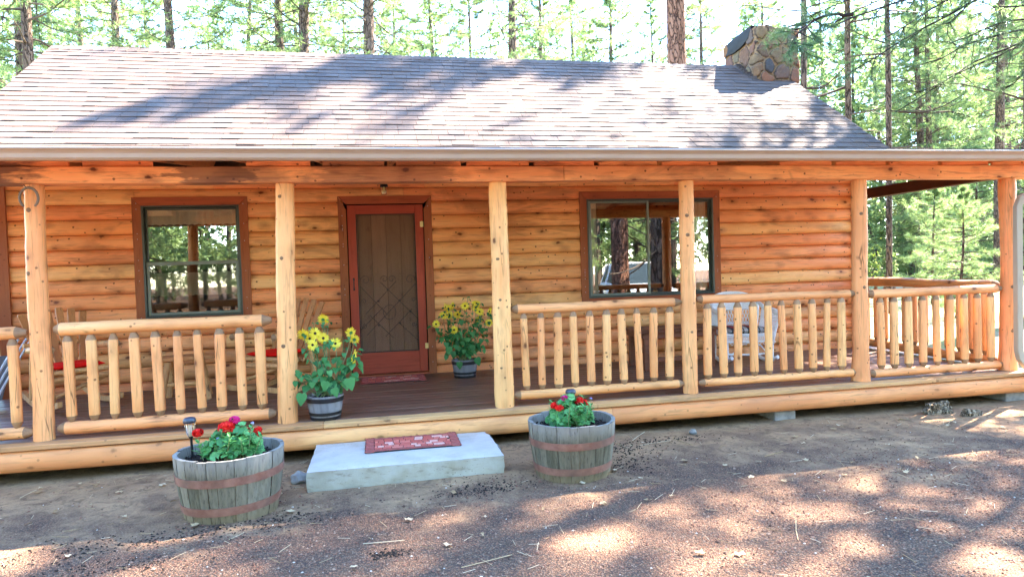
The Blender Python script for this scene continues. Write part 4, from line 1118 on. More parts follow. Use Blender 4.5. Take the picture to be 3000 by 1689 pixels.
def solar_lamp(x, y, z0, ztop, label, tilt=0.):
    t = thing('solar_lamp', label, 'garden lamp', (x, y, z0), 0, 'solar stake lamps in the barrels'); H = ztop-z0; t.rotation_euler.y = tilt
    mb = MB(); mb.tube([(0, 0, -.05), (0, 0, H-.135)], .0085, 10); mb.lathe([(.008, H-.145), (.013, H-.135), (.016, H-.128), (0.0, H-.127)], 16); mb.build('stake', 'black', t, smooth=40)
    mb = MB(); mb.lathe([(.014, H-.130), (.022, H-.115), (.030, H-.085), (.034, H-.045), (.0345, H-.035)], 24); mb.build('glass_shade', 'lampglass', t, smooth=60)
    mb = MB(); mb.lathe([(.0115, H-.126), (.012, H-.05), (0, H-.05)], 16); mb.build('diffuser', 'curtain', t, smooth=40)
    mb = MB(); mb.lathe([(0, H-.036), (.036, H-.036), (.041, H-.030), (.041, H-.018), (.036, H-.006), (.026, H), (0, H+.001)], 28); mb.build('lamp_cap', 'bluecap', t, smooth=40)
    return t
solar_lamp(1.345, -1.12, GZ+.36, .312, 'black solar stake lamp at the left side of the left half barrel', -.04)
solar_lamp(4.015, -.96, GZ+.36, .295, 'solar stake lamp behind the pink geraniums of the right half barrel')

# sunflower pots
def pot(x, y, R0, R1, H, label):
    t = thing('flower_pot', label, 'pot', (x, y, .002), 0, 'grey barrel shaped flower pots on the porch')
    mb = MB(); r = random.Random(int(x*10)); n_ = 14
    def R(z): return R0+(R1-R0)*(z/H)**.75
    for i in range(n_):
        a0_, a1_ = 2*pi*i/n_+.012, 2*pi*(i+1)/n_-.012; V = []
        for z in np.linspace(0, H, 6):
            for j in range(4):
                an = a0_+(a1_-a0_)*j/3; V.append((R(z)*cos(an), R(z)*sin(an), z))
        for z, o in ((H, -.014), (H*.8, -.016)):
            for j in range(4): an = a0_+(a1_-a0_)*j/3; V.append(((R(z)+o)*cos(an), (R(z)+o)*sin(an), z))
        mb.add(V, [(q*4+j, q*4+j+1, (q+1)*4+j+1, (q+1)*4+j) for q in range(7) for j in range(3)], 0, r.uniform(.3, .8))
    mb.lathe([(R(z)-.003, z) for z in np.linspace(0, H, 6)], 40, 0, .1)
    mb.build('pot', 'pot', t, smooth=40)
    for z, h in ((H*.83, .018), (H*.26, .013), (H*.05, .016)):
        mb = MB(); mb.lathe([(R(max(0, z-h))+.001, z-h), (R(max(0, z-h))+.005, z-h), (R(z+h)+.005, z+h), (R(z+h)+.001, z+h)], 40); mb.build('band', 'black', t, smooth=30)
    mb = MB(); mb.lathe([(R(H)-.014, H*.86), (R(H)*.5, H*.88), (0.001, H*.88)], 24); mb.build('soil', 'soil', t, smooth=0); return t
def sunflower(cx, cy, z0, flowers, buds, nleaf, spread, seed, label, big=(), leafz=(.05, .52)):
    r = random.Random(seed); t = thing('sunflower_plant', label, 'sunflower', (0, 0, 0), 0, 'sunflowers in grey pots')
    st = MB(); lf = MB(); stems = []
    camv = Vector(CAM['c'])
    for k, (px, py, back, dy) in enumerate(flowers+[(b[0], b[1], 2, b[2]) for b in buds]):
        c = Vector(at(px, py, cy+dy)); root = Vector((cx+r.uniform(-.06, .06), cy+r.uniform(-.05, .05), z0)); m1 = root.lerp(c, .38)+Vector(((c.x-cx)*.34, r.gauss(0, .05), .0)); m2 = root.lerp(c, .75)+Vector(((c.x-cx)*.22, r.gauss(0, .03), .01))
        pts = [root, m1, m2, c]; P = []
        for i in range(9):
            u = i/8; P.append(((1-u)**3)*pts[0]+3*u*(1-u)**2*pts[1]+3*u*u*(1-u)*pts[2]+u**3*pts[3])
        st.tube(P, [.0048-.0026*i/8 for i in range(9)], 6, 0, r.random(), caps=False); stems.append(P)
        d = (camv-c).normalized()+Vector((r.gauss(0, .3), 0, r.gauss(.25, .2))); d = d.normalized()
        if back == 1: d = Vector((r.gauss(0, .4), .9, .35)).normalized()
        if back == 3: d = Vector((r.choice((-1, 1))*.9, -.3, .2)).normalized()
        a = d.cross(Vector((0, 0, 1))).normalized(); b = d.cross(a)
        if back == 2:
            bd = MB()
            for j in range(9): an = j*.7; leaf(bd, c, (a*cos(an)+b*sin(an))*.6+d, d, .022, .009, 'petal', 1., -.4)
            bd.build('bud', 'geran', t, smooth=60); continue
        fl = MB(); R_ = r.uniform(.042, .049); n_ = 15
        for j in range(n_):
            an = 2*pi*j/n_+r.uniform(-.08, .08); dd = a*cos(an)+b*sin(an)+d*r.uniform(.02, .22); leaf(fl, c+(a*cos(an)+b*sin(an))*.009, dd, d, R_*r.uniform(.85, 1.05), .0145, 'petal', r.random(), r.uniform(0, .2))
        V = [tuple(c+d*.007)]
        for rr, hh in ((.006, .007), (.0115, .002)):
            for j in range(12): an = 2*pi*j/12; V.append(tuple(c+(a*cos(an)+b*sin(an))*rr+d*hh))
        fl.add(V, [(0, 1+j, 1+(j+1) % 12) for j in range(12)]+[(1+j, 13+j, 13+(j+1) % 12, 1+(j+1) % 12) for j in range(12)], 1)
        fl.build('flower_head', ['petal_y', 'disc'], t, smooth=40)
        for j in range(9): an = j*.7; leaf(lf, c-d*.006, (a*cos(an)+b*sin(an))-d*.25, d, .020, .009, 'lance', .6, 0)
    for k in range(nleaf):
        P = r.choice(stems); i = r.randint(1, 7); f = r.random(); c = P[i].lerp(P[min(8, i+1)], f); a = r.uniform(-pi*.95, -.05) if r.random() < .7 else r.uniform(0, 6.3)
        h = (c.z-z0); sz = max(.035, .105-.10*h/.6*r.uniform(.7, 1.2)); pet = r.uniform(.02, .07)
        d = Vector((cos(a), sin(a), r.uniform(-.1, .5))).normalized(); e = c+d*pet+Vector((0, 0, .01))
        st.tube([c, c+d*pet*.5+Vector((0, 0, .012)), e], .0016, 4, 0, .6, caps=False)
        leaf(lf, e, Vector((d.x, d.y, -.2-r.random()*1.1)), Vector((d.x*.8, d.y*.8-.4, .7)), sz*r.uniform(.8, 1.1), sz*.85, 'heart', r.random(), r.uniform(.05, .35))
    for (px, py, sz, dx) in big:
        c = Vector(at(px, py, cy-.15)); d = Vector((dx, -.15, -1)); lift = c-d.normalized()*sz*.45; root = Vector((cx, cy, z0+.02))
        st.tube([root, root.lerp(lift, .6)+Vector((0, 0, .04)), lift], .002, 4, 0, .6, caps=False)
        leaf(lf, lift, d, Vector((dx*.3, -1, .15)), sz, sz*.86, 'heart', r.uniform(.35, .8), .1)
    st.build('stem', 'stem', t, smooth=60); lf.build('foliage', 'sunleaf', t, smooth=60); return t
def P1(x, y): return (820+x*.2483, 880+y*.2483)
def P2(x, y): return (1240+x*.1863, 850+y*.1863)
pot(2.115, .045, .118, .158, .205, 'grey barrel shaped pot at the porch edge right of the second post')
pot(3.545, 1.80, .118, .150, .205, 'grey barrel shaped pot against the wall right of the door')
sunflower(2.115, .045, .19, [(*P1(512, 222), 1, 0), (*P1(275, 400), 1, -.02), (*P1(415, 385), 0, -.04), (*P1(352, 448), 0, .02), (*P1(512, 442), 0, -.03), (*P1(385, 522), 0, -.07), (*P1(655, 507), 0, -.05), (*P1(835, 375), 1, 0), (*P1(878, 455), 1, .02), (*P1(886, 640), 3, -.02), (*P1(868, 705), 3, -.03)],
          [(*P1(400, 270), 0), (*P1(530, 315), 0), (*P1(150, 680), -.06), (*P1(440, 700), -.12), (*P1(500, 740), -.12), (*P1(570, 440), 0), (*P1(745, 435), 0), (*P1(575, 235), 0)], 125, .2, 12, 'tall yellow sunflowers in the grey pot at the porch edge',
          big=[(*P1(253, 1165), .105, -.15), (*P1(832, 985), .11, .25), (*P1(655, 1085), .08, .3), (*P1(535, 1010), .085, -.1), (*P1(182, 985), .052, -.1), (*P1(255, 930), .045, 0), (*P1(380, 1000), .055, .1), (*P1(475, 850), .055, -.1), (*P1(205, 850), .045, -.2), (*P1(762, 970), .042, .2)])
sunflower(3.545, 1.80, .19, [(*P2(320, 390), 0, -.02), (*P2(200, 530), 0, -.05), (*P2(485, 620), 0, -.1), (*P2(345, 262), 3, 0), (*P2(395, 285), 0, .03), (*P2(462, 240), 3, 0), (*P2(412, 392), 0, .02), (*P2(655, 245), 0, -.03), (*P2(778, 222), 3, 0), (*P2(838, 205), 0, .04), (*P2(885, 335), 0, -.03), (*P2(930, 360), 3, 0), (*P2(1045, 330), 3, 0), (*P2(1035, 510), 0, -.05), (*P2(540, 378), 0, .08), (*P2(870, 465), 0, .06), (*P2(825, 270), 0, 0)],
          [(*P2(700, 120), 0), (*P2(285, 610), -.05), (*P2(560, 655), -.1), (*P2(710, 485), 0)], 260, .2, 31, 'bushy yellow sunflowers in the grey pot beside the door',
          big=[(*P2(572, 1180), .085, .05), (*P2(860, 1120), .10, .3), (*P2(470, 1010), .075, -.1), (*P2(780, 910), .075, .05), (*P2(600, 510), .065, .2), (*P2(360, 1060), .06, -.3), (*P2(960, 960), .05, .2), (*P2(640, 970), .05, 0), (*P2(560, 920), .06, 0)])

# horseshoe, wire and porch light
t = MB(); c = at(83, 580, -.125); P = []
for i in range(17):
    a = -.95+ (pi+1.9)*i/16; P.append((c[0]+.064*cos(a), -.116, c[2]+.002+.078*sin(a)))
t.tube(P, [.007]+[.010]*15+[.007], 8, flat=1.); hs = tag(t.build('horseshoe', 'shoe_iron', smooth=50), 'rusty horseshoe hanging on the leftmost porch post', 'horseshoe')
t = MB(); t.tube([(c[0]-.012, -.121, c[2]+.08), (c[0]-.03, -.12, 1.99)], .0035, 6); t.build('nail', 'iron', hs)
pl = thing('porch_light', 'small clear jar porch light on the wall above the door', 'light fixture', (2.705, WY-.075, 2.20))
t = MB(); t.lathe([(0, .085), (.042, .08), (.046, .06), (.046, .045), (.030, .043)], 20); t.tube([(0, .06, .065), (0, 0, .065)], .014, 8); t.build('bracket', 'black', pl)
t = MB(); t.lathe([(.036, .045), (.038, .0), (.037, -.035), (.028, -.048), (0, -.05)], 22); t.build('glass_jar', 'lampglass', pl, smooth=60)
M['bulb'] = plain('yellow bulb', (.85, .80, .35), .4); t = MB(); t.lathe([(0, .045), (.013, .045), (.015, .012), (.024, .0), (.025, -.018), (.018, -.034), (0, -.038)], 18); t.build('bulb', 'bulb', pl, smooth=60)

# rustic rocking chairs
def rocker(loc, rz, label):
    t = thing('rocking_chair', label, 'rocking chair', (*loc, .0), rz, 'log rocking chairs on the left of the porch')   # faces -Y locally
    def part(nm, mats, fn, sm=50): m_ = MB(); fn(m_); return m_.build(nm, mats, t, smooth=sm)
    cl = ['chairlog', 'tip']
    for s_ in (-1, 1):
        x = .27*s_
        def run(m_, x=x):
            P = [(x, -.42+.92*i/14, .012+.16*((i/14-.46)**2)*1.9) for i in range(15)]; V = []
            for p in P:
                V += [(p[0]-.02, p[1], p[2]), (p[0]+.02, p[1], p[2]), (p[0]+.02, p[1], p[2]+.055), (p[0]-.02, p[1], p[2]+.055)]
            m_.add(V, [(i*4+j, (i+1)*4+j, (i+1)*4+(j+1) % 4, i*4+(j+1) % 4) for i in range(14) for j in range(4)]+[(0, 1, 2, 3), (59, 58, 57, 56)])
        part('rocker', 'chairlog', run)
        part('leg', cl, lambda m_: m_.log((x, -.24, .05), (x, -.22, .60), .030, .028, (0, 0), n=12, seed=x))
        part('leg', cl, lambda m_: m_.log((x*.98, .28, .05), (x*.95, .24, .60), .030, .028, (0, 0), n=12, seed=x+3))
        part('armrest', cl, lambda m_: m_.log((x*1.06, -.34, .615), (x*1.0, .30, .575), .036, .034, (.02, .01), n=14, seed=x+5))
    def seat(m_):
        for k in range(6): m_.log((-.25, -.22+k*.088, .375-k*.011), (.25, -.22+k*.088, .375-k*.011), .024, .024, n=10)
    part('seat', cl, seat)
    part('stretcher', cl, lambda m_: (m_.log((-.27, -.235, .31), (.27, -.235, .31), .026, n=10)))
    part('stretcher', cl, lambda m_: (m_.log((-.27, .26, .27), (.27, .26, .27), .024, n=10)))
    part('stretcher', cl, lambda m_: (m_.log((-.25, -.22, .14), (.26, -.20, .30), .020, n=8)))
    for k in range(6):
        f = (k-2.5)/2.5
        def slat(m_, f=f):
            a, b = Vector((f*.165, .205, .33)), Vector((f*.275, .43, .98-.05*f*f)); V = []
            for p, w in ((a, .027), (a.lerp(b, .5), .031), (b-Vector((0, 0, .015)), .034), (b, .027)):
                V += [(p.x-w, p.y-.009, p.z), (p.x+w, p.y-.009, p.z), (p.x+w, p.y+.009, p.z), (p.x-w, p.y+.009, p.z)]
            m_.add(V, [(i*4+j, i*4+(j+1) % 4, (i+1)*4+(j+1) % 4, (i+1)*4+j) for i in range(3) for j in range(4)]+[(3, 2, 1, 0), (12, 13, 14, 15)])
        part('back_slat', 'chairslat', slat, 30)
    part('back_rail', cl, lambda m_: m_.log((-.30, .345, .62), (.30, .345, .62), .024, n=10))
    return t
def cushion(loc, rz, z, mat, label, w=.46, d=.44, h=.05, group=None, nm='seat_cushion'):
    mb = MB(); nx, ny = 16, 16; V = []
    for s_ in (1, -1):
        for j in range(ny+1):
            for i in range(nx+1):
                u, v = i/nx*2-1, j/ny*2-1; e = (1-abs(u)**5)*(1-abs(v)**5)
                V.append((u*w/2*(1-.03*v*v), v*d/2*(1-.03*u*u), s_*h/2*e**.5*(1+.1*nz(u*2, v*2, s_))))
    m = (nx+1)*(ny+1); F = []
    for j in range(ny):
        for i in range(nx):
            q = (j*(nx+1)+i, j*(nx+1)+i+1, (j+1)*(nx+1)+i+1, (j+1)*(nx+1)+i); F.append(q); F.append(tuple(m+k for k in q[::-1]))
    mb.add(V, F); o = mb.build(nm, mat, smooth=60, loc=(*loc, z)); o.rotation_euler = (0, 0, rz); return tag(o, label, 'cushion', group)
rocker((-.42, 1.50), radians(42), 'log rocking chair beside the leftmost post, facing right')
cushion((-.42, 1.50), radians(42), .418, 'cushion_red', 'red seat cushion on the rocking chair beside the leftmost post', group='red chair cushions')
rocker((1.50, 1.62), radians(-36), 'log rocking chair behind the second post, facing left')
cushion((1.50, 1.62), radians(-36), .418, 'cushion_red', 'red seat cushion on the rocking chair behind the second post', group='red chair cushions')
# slab topped side table between the chairs
t = thing('side_table', 'small rustic log side table between the two rocking chairs', 'table', (.62, 1.52, 0), .15)
mb = MB(); V = []; r_ = random.Random(6); n_ = 22
for z, s_ in ((.405, .94), (.412, 1), (.44, 1), (.446, .96)):
    for k in range(n_): a = 2*pi*k/n_; rr = (.30*abs(cos(a))**.5*0+ .25+.07*cos(2*a)+.015*nz(k*.7, 3))*s_; V.append((rr*cos(a), rr*.85*sin(a), z))
mb.add(V, [(i*n_+j, i*n_+(j+1) % n_, (i+1)*n_+(j+1) % n_, (i+1)*n_+j) for i in range(3) for j in range(n_)]+[tuple(range(n_))[::-1], tuple(3*n_+j for j in range(n_))]); mb.build('tabletop', 'chairslat', t, smooth=40)
for x, y in ((-.17, -.12), (.17, -.12), (-.15, .14), (.16, .14)):
    mb = MB(); mb.log((x*1.25, y*1.3, 0), (x*.85, y*.9, .405), .034, .028, n=12); mb.build('leg', ['chairlog', 'tip'], t, smooth=50)
mb = MB(); mb.log((-.17, -.13, .17), (.17, -.13, .17), .022, n=10); mb.build('stretcher', ['chairlog', 'tip'], t, smooth=50)

# dark table under the right window
t = thing('porch_table', 'low dark brown wooden table under the right window', 'table', (6.02, 1.62, 0))
mb = MB()
for k in range(5): mb.box(-.52, .52, -.30+k*.121, -.30+k*.121+.117, .44, .47, 0, rng.random(), .004)
mb.build('tabletop', 'darktable', t)
mb = MB(); mb.box(-.46, .46, -.26, -.235, .375, .438); mb.box(-.46, .46, .235, .26, .375, .438); mb.box(-.46, -.435, -.234, .234, .375, .438); mb.box(.435, .46, -.234, .234, .375, .438); mb.build('apron', 'darktable', t)
for x in (-.44, .38):
    for y in (-.255, .195):
        mb = MB(); mb.box(x, x+.06, y, y+.06, .0, .374, 0, .4, .004); mb.build('leg', 'darktable', t)
mb = MB(); mb.box(-.38, .38, -.24, -.21, .10, .15); mb.build('stretcher', 'darktable', t)

# white wicker rocker
def wicker(loc, rz):
    t = thing('wicker_rocking_chair', 'white wicker rocking chair behind the railing right of the right window', 'rocking chair', (*loc, 0), rz)
    def part(nm, fn, sm=60): m_ = MB(); fn(m_); return m_.build(nm, 'wicker', t, smooth=sm)
    for s_ in (-1, 1):
        x = .27*s_
        part('rocker', lambda m_: m_.tube([(x, -.40+.85*i/14, .022+.17*((i/14-.48)**2)*2) for i in range(15)], .019, 8, flat=1.3))
        part('leg', lambda m_: (m_.tube([(x, -.24, .04), (x, -.25, .34)], .017, 8), m_.tube([(x, -.24, .05), (x*.5, -.245, .22), (0, -.25, .27)], .008, 6)))
        part('leg', lambda m_: m_.tube([(x, .22, .04), (x*.97, .22, .34)], .017, 8))
        # woven arm side panel with rolled top
        def arm(m_, s_=s_):
            P = [(.345*s_, -.30, .56), (.35*s_, -.27, .60), (.345*s_, -.1, .63), (.33*s_, .1, .64), (.30*s_, .26, .72)]; m_.tube(P, [.022, .03, .032, .030, .02], 10)
            for k in range(15):
                f = k/14; y = -.28+.50*f; m_.tube([(.285*s_, y, .36), (.325*s_, y, .50), (.338*s_, y, .60+.03*f)], .0055, 5, flat=1)
            for k in range(13):
                z = .37+k*.019; m_.tube([((.285+.055*(z-.36)/.24)*s_, -.285, z), ((.285+.055*(z-.36)/.24)*s_, .24, z)], .0052, 5)
            m_.tube([(.28*s_, -.27, .30), (.30*s_, -.29, .42), (.345*s_, -.30, .57)], .014, 8)
        part('armrest', arm)
    def seat(m_):
        m_.box(-.285, .285, -.27, .24, .335, .36, 0, .5, .008)
        for k in range(24): x = -.275+k*.024; m_.tube([(x, -.278, .365), (x, -.288, .32), (x*1.0, -.278, .275)], .008, 5)
        m_.tube([(-.285, -.28, .362), (.285, -.28, .362)], .012, 8); m_.tube([(-.285, -.28, .275), (.285, -.28, .275)], .009, 8)
        for k in range(10): x = -.25+k*.055; m_.tube([(x, -.275, .272), (x+.03, -.27, .235), (x+.055, -.275, .272)], .005, 5)
    part('seat', seat)
    def W_(z): f = (z-.36)/.54; return .24+.08*sin(min(1, f*1.15)*pi/2)
    def bp(u, z): f = (z-.36)/.54; return (u*W_(z), .24+.16*f+.05*u*u*-1, z)
    def top(u): return .835-.10*abs(u)**2.6
    def back(m_):
        P = [bp(-1, .36+.385*i/8) for i in range(9)]+[bp(u, top(u)) for u in np.linspace(-.92, .92, 13)]+[bp(1, .745-.385*i/8) for i in range(9)]
        m_.tube(P, .020, 9)
        n_ = 46
        for k in range(n_+1):       # dense upper weave
            u = -1+2*k/n_; zt_ = top(u); m_.tube([bp(u, .63), bp(u, (.64+zt_)/2), bp(u, zt_)], .0062, 5)
        for k in range(13): z = .645+k*.0145; lim = 1 if z < .76 else max(.2, (1-((z-.76)/.08))**.4 if z < .835 else .2); m_.tube([bp(-lim, z), bp(-lim*.5, z), bp(0, z), bp(lim*.5, z), bp(lim, z)], .005, 5)
        for k in range(16):         # open diamond lattice
            u = -1+k*.125; m_.tube([bp(max(-1, u), .63), bp(min(1, u+.22), .46)], .0045, 5); m_.tube([bp(min(1, u+.22), .63), bp(max(-1, u), .46)], .0045, 5)
        for z in (.455, .63, .64): m_.tube([bp(-1, z), bp(0, z), bp(1, z)], .008, 6)
        for k in range(30): u = -1+2*k/29; m_.tube([bp(u, .455), bp(u, .36)], .0055, 5)
    part('backrest', back)
    part('stretcher', lambda m_: m_.tube([(-.27, -.25, .13), (0, -.25, .115), (.27, -.25, .13)], .012, 8))
    return t
wicker((6.96, 1.62), radians(-10)); cushion((6.965, 1.59), radians(-10), .40, 'stripe', 'red, grey and black striped cushion on the white wicker chair', .5, .46, .085)

# folded lawn chair leaning on the wall by the left corner
t = thing('folded_lawn_chair', 'pale blue folded lawn chair leaning at the far left of the porch', 'folding chair', (-1.16, 1.62, 0), .1)
for k, (x, d_) in enumerate(((-.02, .0), (.035, .05), (.09, .02), (-.30, .03))):
    mb = MB(); mb.tube([(x-.06, -.28+d_, .02), (x+.03, .02, .34), (x+.12, .30+d_, .66)], .011, 8); mb.build('frame_tube', 'alu', t, smooth=60)
mb = MB(); mb.box(-.30, .02, -.01, .005, .1, .62, 0, .5, .002, Matrix.Rotation(radians(-38), 4, 'X')); mb.build('webbing', 'mesh_chair', t)
mb = MB(); mb.tube([(-.34, .26, .66), (-.2, .3, .70), (.1, .31, .68)], .012, 8); mb.build('crossbar', 'alu', t, smooth=60)

# stones and root wood under the porch edge
def lump(name, mat, c, r3, seed, label, cat, amp=.35):
    mb = MB(); V = []; n_ = 20; m_ = 12
    for i in range(m_+1):
        for j in range(n_):
            th_ = pi*i/m_; ph = 2*pi*j/n_; d = Vector((sin(th_)*cos(ph), sin(th_)*sin(ph), cos(th_))); k = 1+amp*nz(d.x*1.4+seed, d.y*1.4, d.z*1.4)+amp*.5*nz(d.x*4+seed, d.y*4, d.z*4); V.append((d.x*r3[0]*k, d.y*r3[1]*k, d.z*r3[2]*k))
    mb.add(V, [(i*n_+j, (i+1)*n_+j, (i+1)*n_+(j+1) % n_, i*n_+(j+1) % n_) for i in range(m_) for j in range(n_)]); return tag(mb.build(name, mat, smooth=50, loc=c), label, cat)
lump('stone', 'rock', (1.97, -.72, GZ+.02), (.07, .05, .05), 1, 'grey stone beside the left end of the concrete step', 'stone')
lump('root_wood', 'barkchunk', (7.92, -.30, GZ+.025), (.15, .07, .07), 5, 'weathered brown root wood under the right part of the porch edge', 'root', .7)
lump('root_wood', 'barkchunk', (8.10, -.50, GZ+.015), (.11, .05, .04), 9, 'flat piece of weathered root wood right of the larger one', 'root', .6)
lump('stone', 'rock', (5.32, -.34, GZ+.015), (.035, .03, .028), 12, 'small pale stone below the porch edge right of the right barrel', 'stone')
lump('stone', 'rock', (3.50, -.38, GZ+.02), (.05, .03, .05), 15, 'grey stone at the right back corner of the concrete step', 'stone')

# ================================================================== TREES
def tuft(mb, c, d, r, L, n, w, mat, tint, spread=.9):
    """a brush of needles round a twig end"""
    for k in range(n):
        g = Vector((r.gauss(0, 1), r.gauss(0, 1), r.gauss(0, 1))).normalized()*spread + d*.75 + Vector((0, 0, .12))
        g.normalize(); l = L*r.uniform(.75, 1.1); s_ = g.cross(Vector((r.gauss(0, 1), r.gauss(0, 1), r.gauss(0, 1)))).normalized()*(w*.5); b = c-d*(r.random()*L*.45)
        tip = b+g*l-Vector((0, 0, l*.12))
        i = len(mb.v); mb.v.extend((tuple(b+s_), tuple(b-s_), tuple(tip))); mb.f.append((i, i+1, i+2)); mb.m.append(mat); mb.t.extend((tint, tint, min(1, tint+.15)))
def limb(mb, p, d, L, r0, r, mat, nseg=6, curl=.25, n=5):
    P = [Vector(p)]; q = Vector(d).normalized(); w = Vector((r.gauss(0, 1), r.gauss(0, 1), r.gauss(0, .5)))*.10
    for k in range(nseg):
        q = (q+w+Vector((r.gauss(0, .10), r.gauss(0, .10), r.gauss(0, .08)))+Vector((0, 0, curl*(k/nseg-.35)))).normalized(); P.append(P[-1]+q*(L/nseg))
    mb.tube(P, [r0*(1-.8*k/nseg)+.002 for k in range(nseg+1)], n, mat, r.random(), caps=False); return P
def make_pine(seed, H, base, reach, nb, dens, nl, nw, dead, nn=16, trunk_r=.17, lean=0.):
    """trunk mesh + crown mesh, unit ground at z=0"""
    r = random.Random(seed); tk = MB(); k = 26; bx, by = r.uniform(-.25, .25), r.uniform(-.2, .2)
    def ax(z): f = z/H; return Vector((lean*z+bx*sin(f*3.1+seed)-bx*sin(seed), by*sin(f*2.3+seed*2)-by*sin(seed*2), z))
    def rad(z): f = z/H; return trunk_r*(1-.78*f**1.7)*(1+.35*math.exp(-z/.35))
    tk.tube([ax(-.3+(H+.3)*i/k) for i in range(k+1)], [rad(max(0, -.3+(H+.3)*i/k)) for i in range(k+1)], 14, 0, .5, True, .07, seed)
    cr = MB()
    for j in range(dead):   # bare lower limbs
        z = r.uniform(base*.35, base*1.25); a = r.uniform(0, 6.3); d = Vector((cos(a), sin(a), r.uniform(-.25, .35))); P = limb(cr, ax(z)+d*rad(z)*.5, d, r.uniform(.5, 2.2), r.uniform(.012, .034), r, 1, 7, r.uniform(-.3, .5))
        for q in range(r.randint(1, 4)): i = r.randint(2, 6); dd = (P[i]-P[i-1]).normalized()+Vector((r.gauss(0, .7), r.gauss(0, .7), r.gauss(0, .5))); limb(cr, P[i], dd, r.uniform(.25, .8), .007, r, 1, 4, .2, 4)
    for j in range(nb):
        f = (j+r.random())/nb; z = base+(H-base)*f; a = j*2.4+r.uniform(-.5, .5); L = reach*(.35+.65*sin(pi*min(1, .28+f*.78)))*r.uniform(.7, 1.15)*(1 if f < .85 else .5)
        if f > .95: L *= .6
        d = Vector((cos(a), sin(a), -.05+.55*f+r.uniform(-.15, .25))); P = limb(cr, ax(z), d, L, .012+.016*L/reach, r, 1, 7, .45)
        for i in range(2, 8):
            for s_ in (-1, 1):
                if r.random() > dens: continue
                ax_ = (P[i]-P[i-1]).normalized(); sd = ax_.cross(Vector((0, 0, 1))).normalized()*s_
                dd = (ax_*r.uniform(.3, .9)+sd*r.uniform(.4, 1)+Vector((0, 0, r.uniform(-.15, .6)))).normalized(); l2 = L*r.uniform(.12, .30); Q = limb(cr, P[i], dd, l2, .006, r, 1, 3, .4, 3)
                t0 = r.random()
                for e in (1, 2, 3): tuft(cr, Q[e], (Q[e]-Q[e-1]).normalized(), r, nl, nn, nw, 0, min(1, max(0, t0+r.uniform(-.2, .2))))
        tuft(cr, P[-1], (P[-1]-P[-2]).normalized(), r, nl*1.1, nn, nw, 0, r.random())
    return tk, cr
def tree_proto(name, seed, label, bark='bark', **kw):
    tk, cr = make_pine(seed, **kw); t = thing(name, label, 'tree')
    tk.build('trunk', bark, t, smooth=180); cr.build('crown', ['needle', 'limb'], t, smooth=0); return t
GRP = 'pine trees around the cabin'
protos = {
 'tall': tree_proto('pine_tree', 1, 'x', H=22, base=8.5, reach=3.3, nb=84, dens=.7, nl=.24, nw=.022, dead=20, nn=18, trunk_r=.27),
 'mid': tree_proto('pine_tree', 2, 'x', H=18, base=5.0, reach=2.8, nb=84, dens=.7, nl=.23, nw=.021, dead=18, nn=18, trunk_r=.22),
 'thin': tree_proto('pine_tree', 3, 'x', H=17, base=7.0, reach=2.0, nb=60, dens=.62, nl=.22, nw=.020, dead=26, nn=16, trunk_r=.14),
 'full': tree_proto('pine_tree', 4, 'x', H=16, base=2.2, reach=3.1, nb=104, dens=.78, nl=.23, nw=.022, dead=8, nn=18, trunk_r=.17),
 'big': tree_proto('pine_tree', 5, 'x', bark='bark_red', H=26, base=11.0, reach=4.2, nb=84, dens=.7, nl=.26, nw=.024, dead=10, nn=18, trunk_r=.36),
 'slim': tree_proto('pine_tree', 8, 'x', H=21, base=10.5, reach=2.0, nb=60, dens=.7, nl=.22, nw=.020, dead=24, nn=16, trunk_r=.085),
 'young': tree_proto('young_pine', 6, 'x', H=5.2, base=.4, reach=1.5, nb=46, dens=.72, nl=.20, nw=.011, dead=0, nn=20, trunk_r=.06)}
used = set(); rt = random.Random(77)
def put(kind, x, y, label, s=1., rz=None, group=GRP, name=None, tilt=0., sz=None):
    p = protos[kind]
    t = p if kind not in used else copy_tree(p); used.add(kind)
    g = GZ
    if y > 9: g += min(1.5, (y-9)*.012)*(.6+.4*nz(x*.03, y*.03))
    t.location = (x, y, g-.05); t.rotation_euler = (0, tilt, rt.uniform(0, 6.28) if rz is None else rz); t.scale = (s, s, (sz or s))
    t['label'] = label; t['group'] = group; return t
def along(px, Y, py=300):
    p = at(px, py, Y); return p[0], Y
def leanput(kind, px, dist, label, s=1., tilt=0., **kw):
    """stand a tree where its trunk crosses photo column px at the given depth"""
    x, y = along(px, dist, kw.pop('py', 120)); zc = at(px, 120, dist)[2]-GZ
    return put(kind, x-math.tan(tilt)*zc, y, label, s, tilt=tilt, **kw)
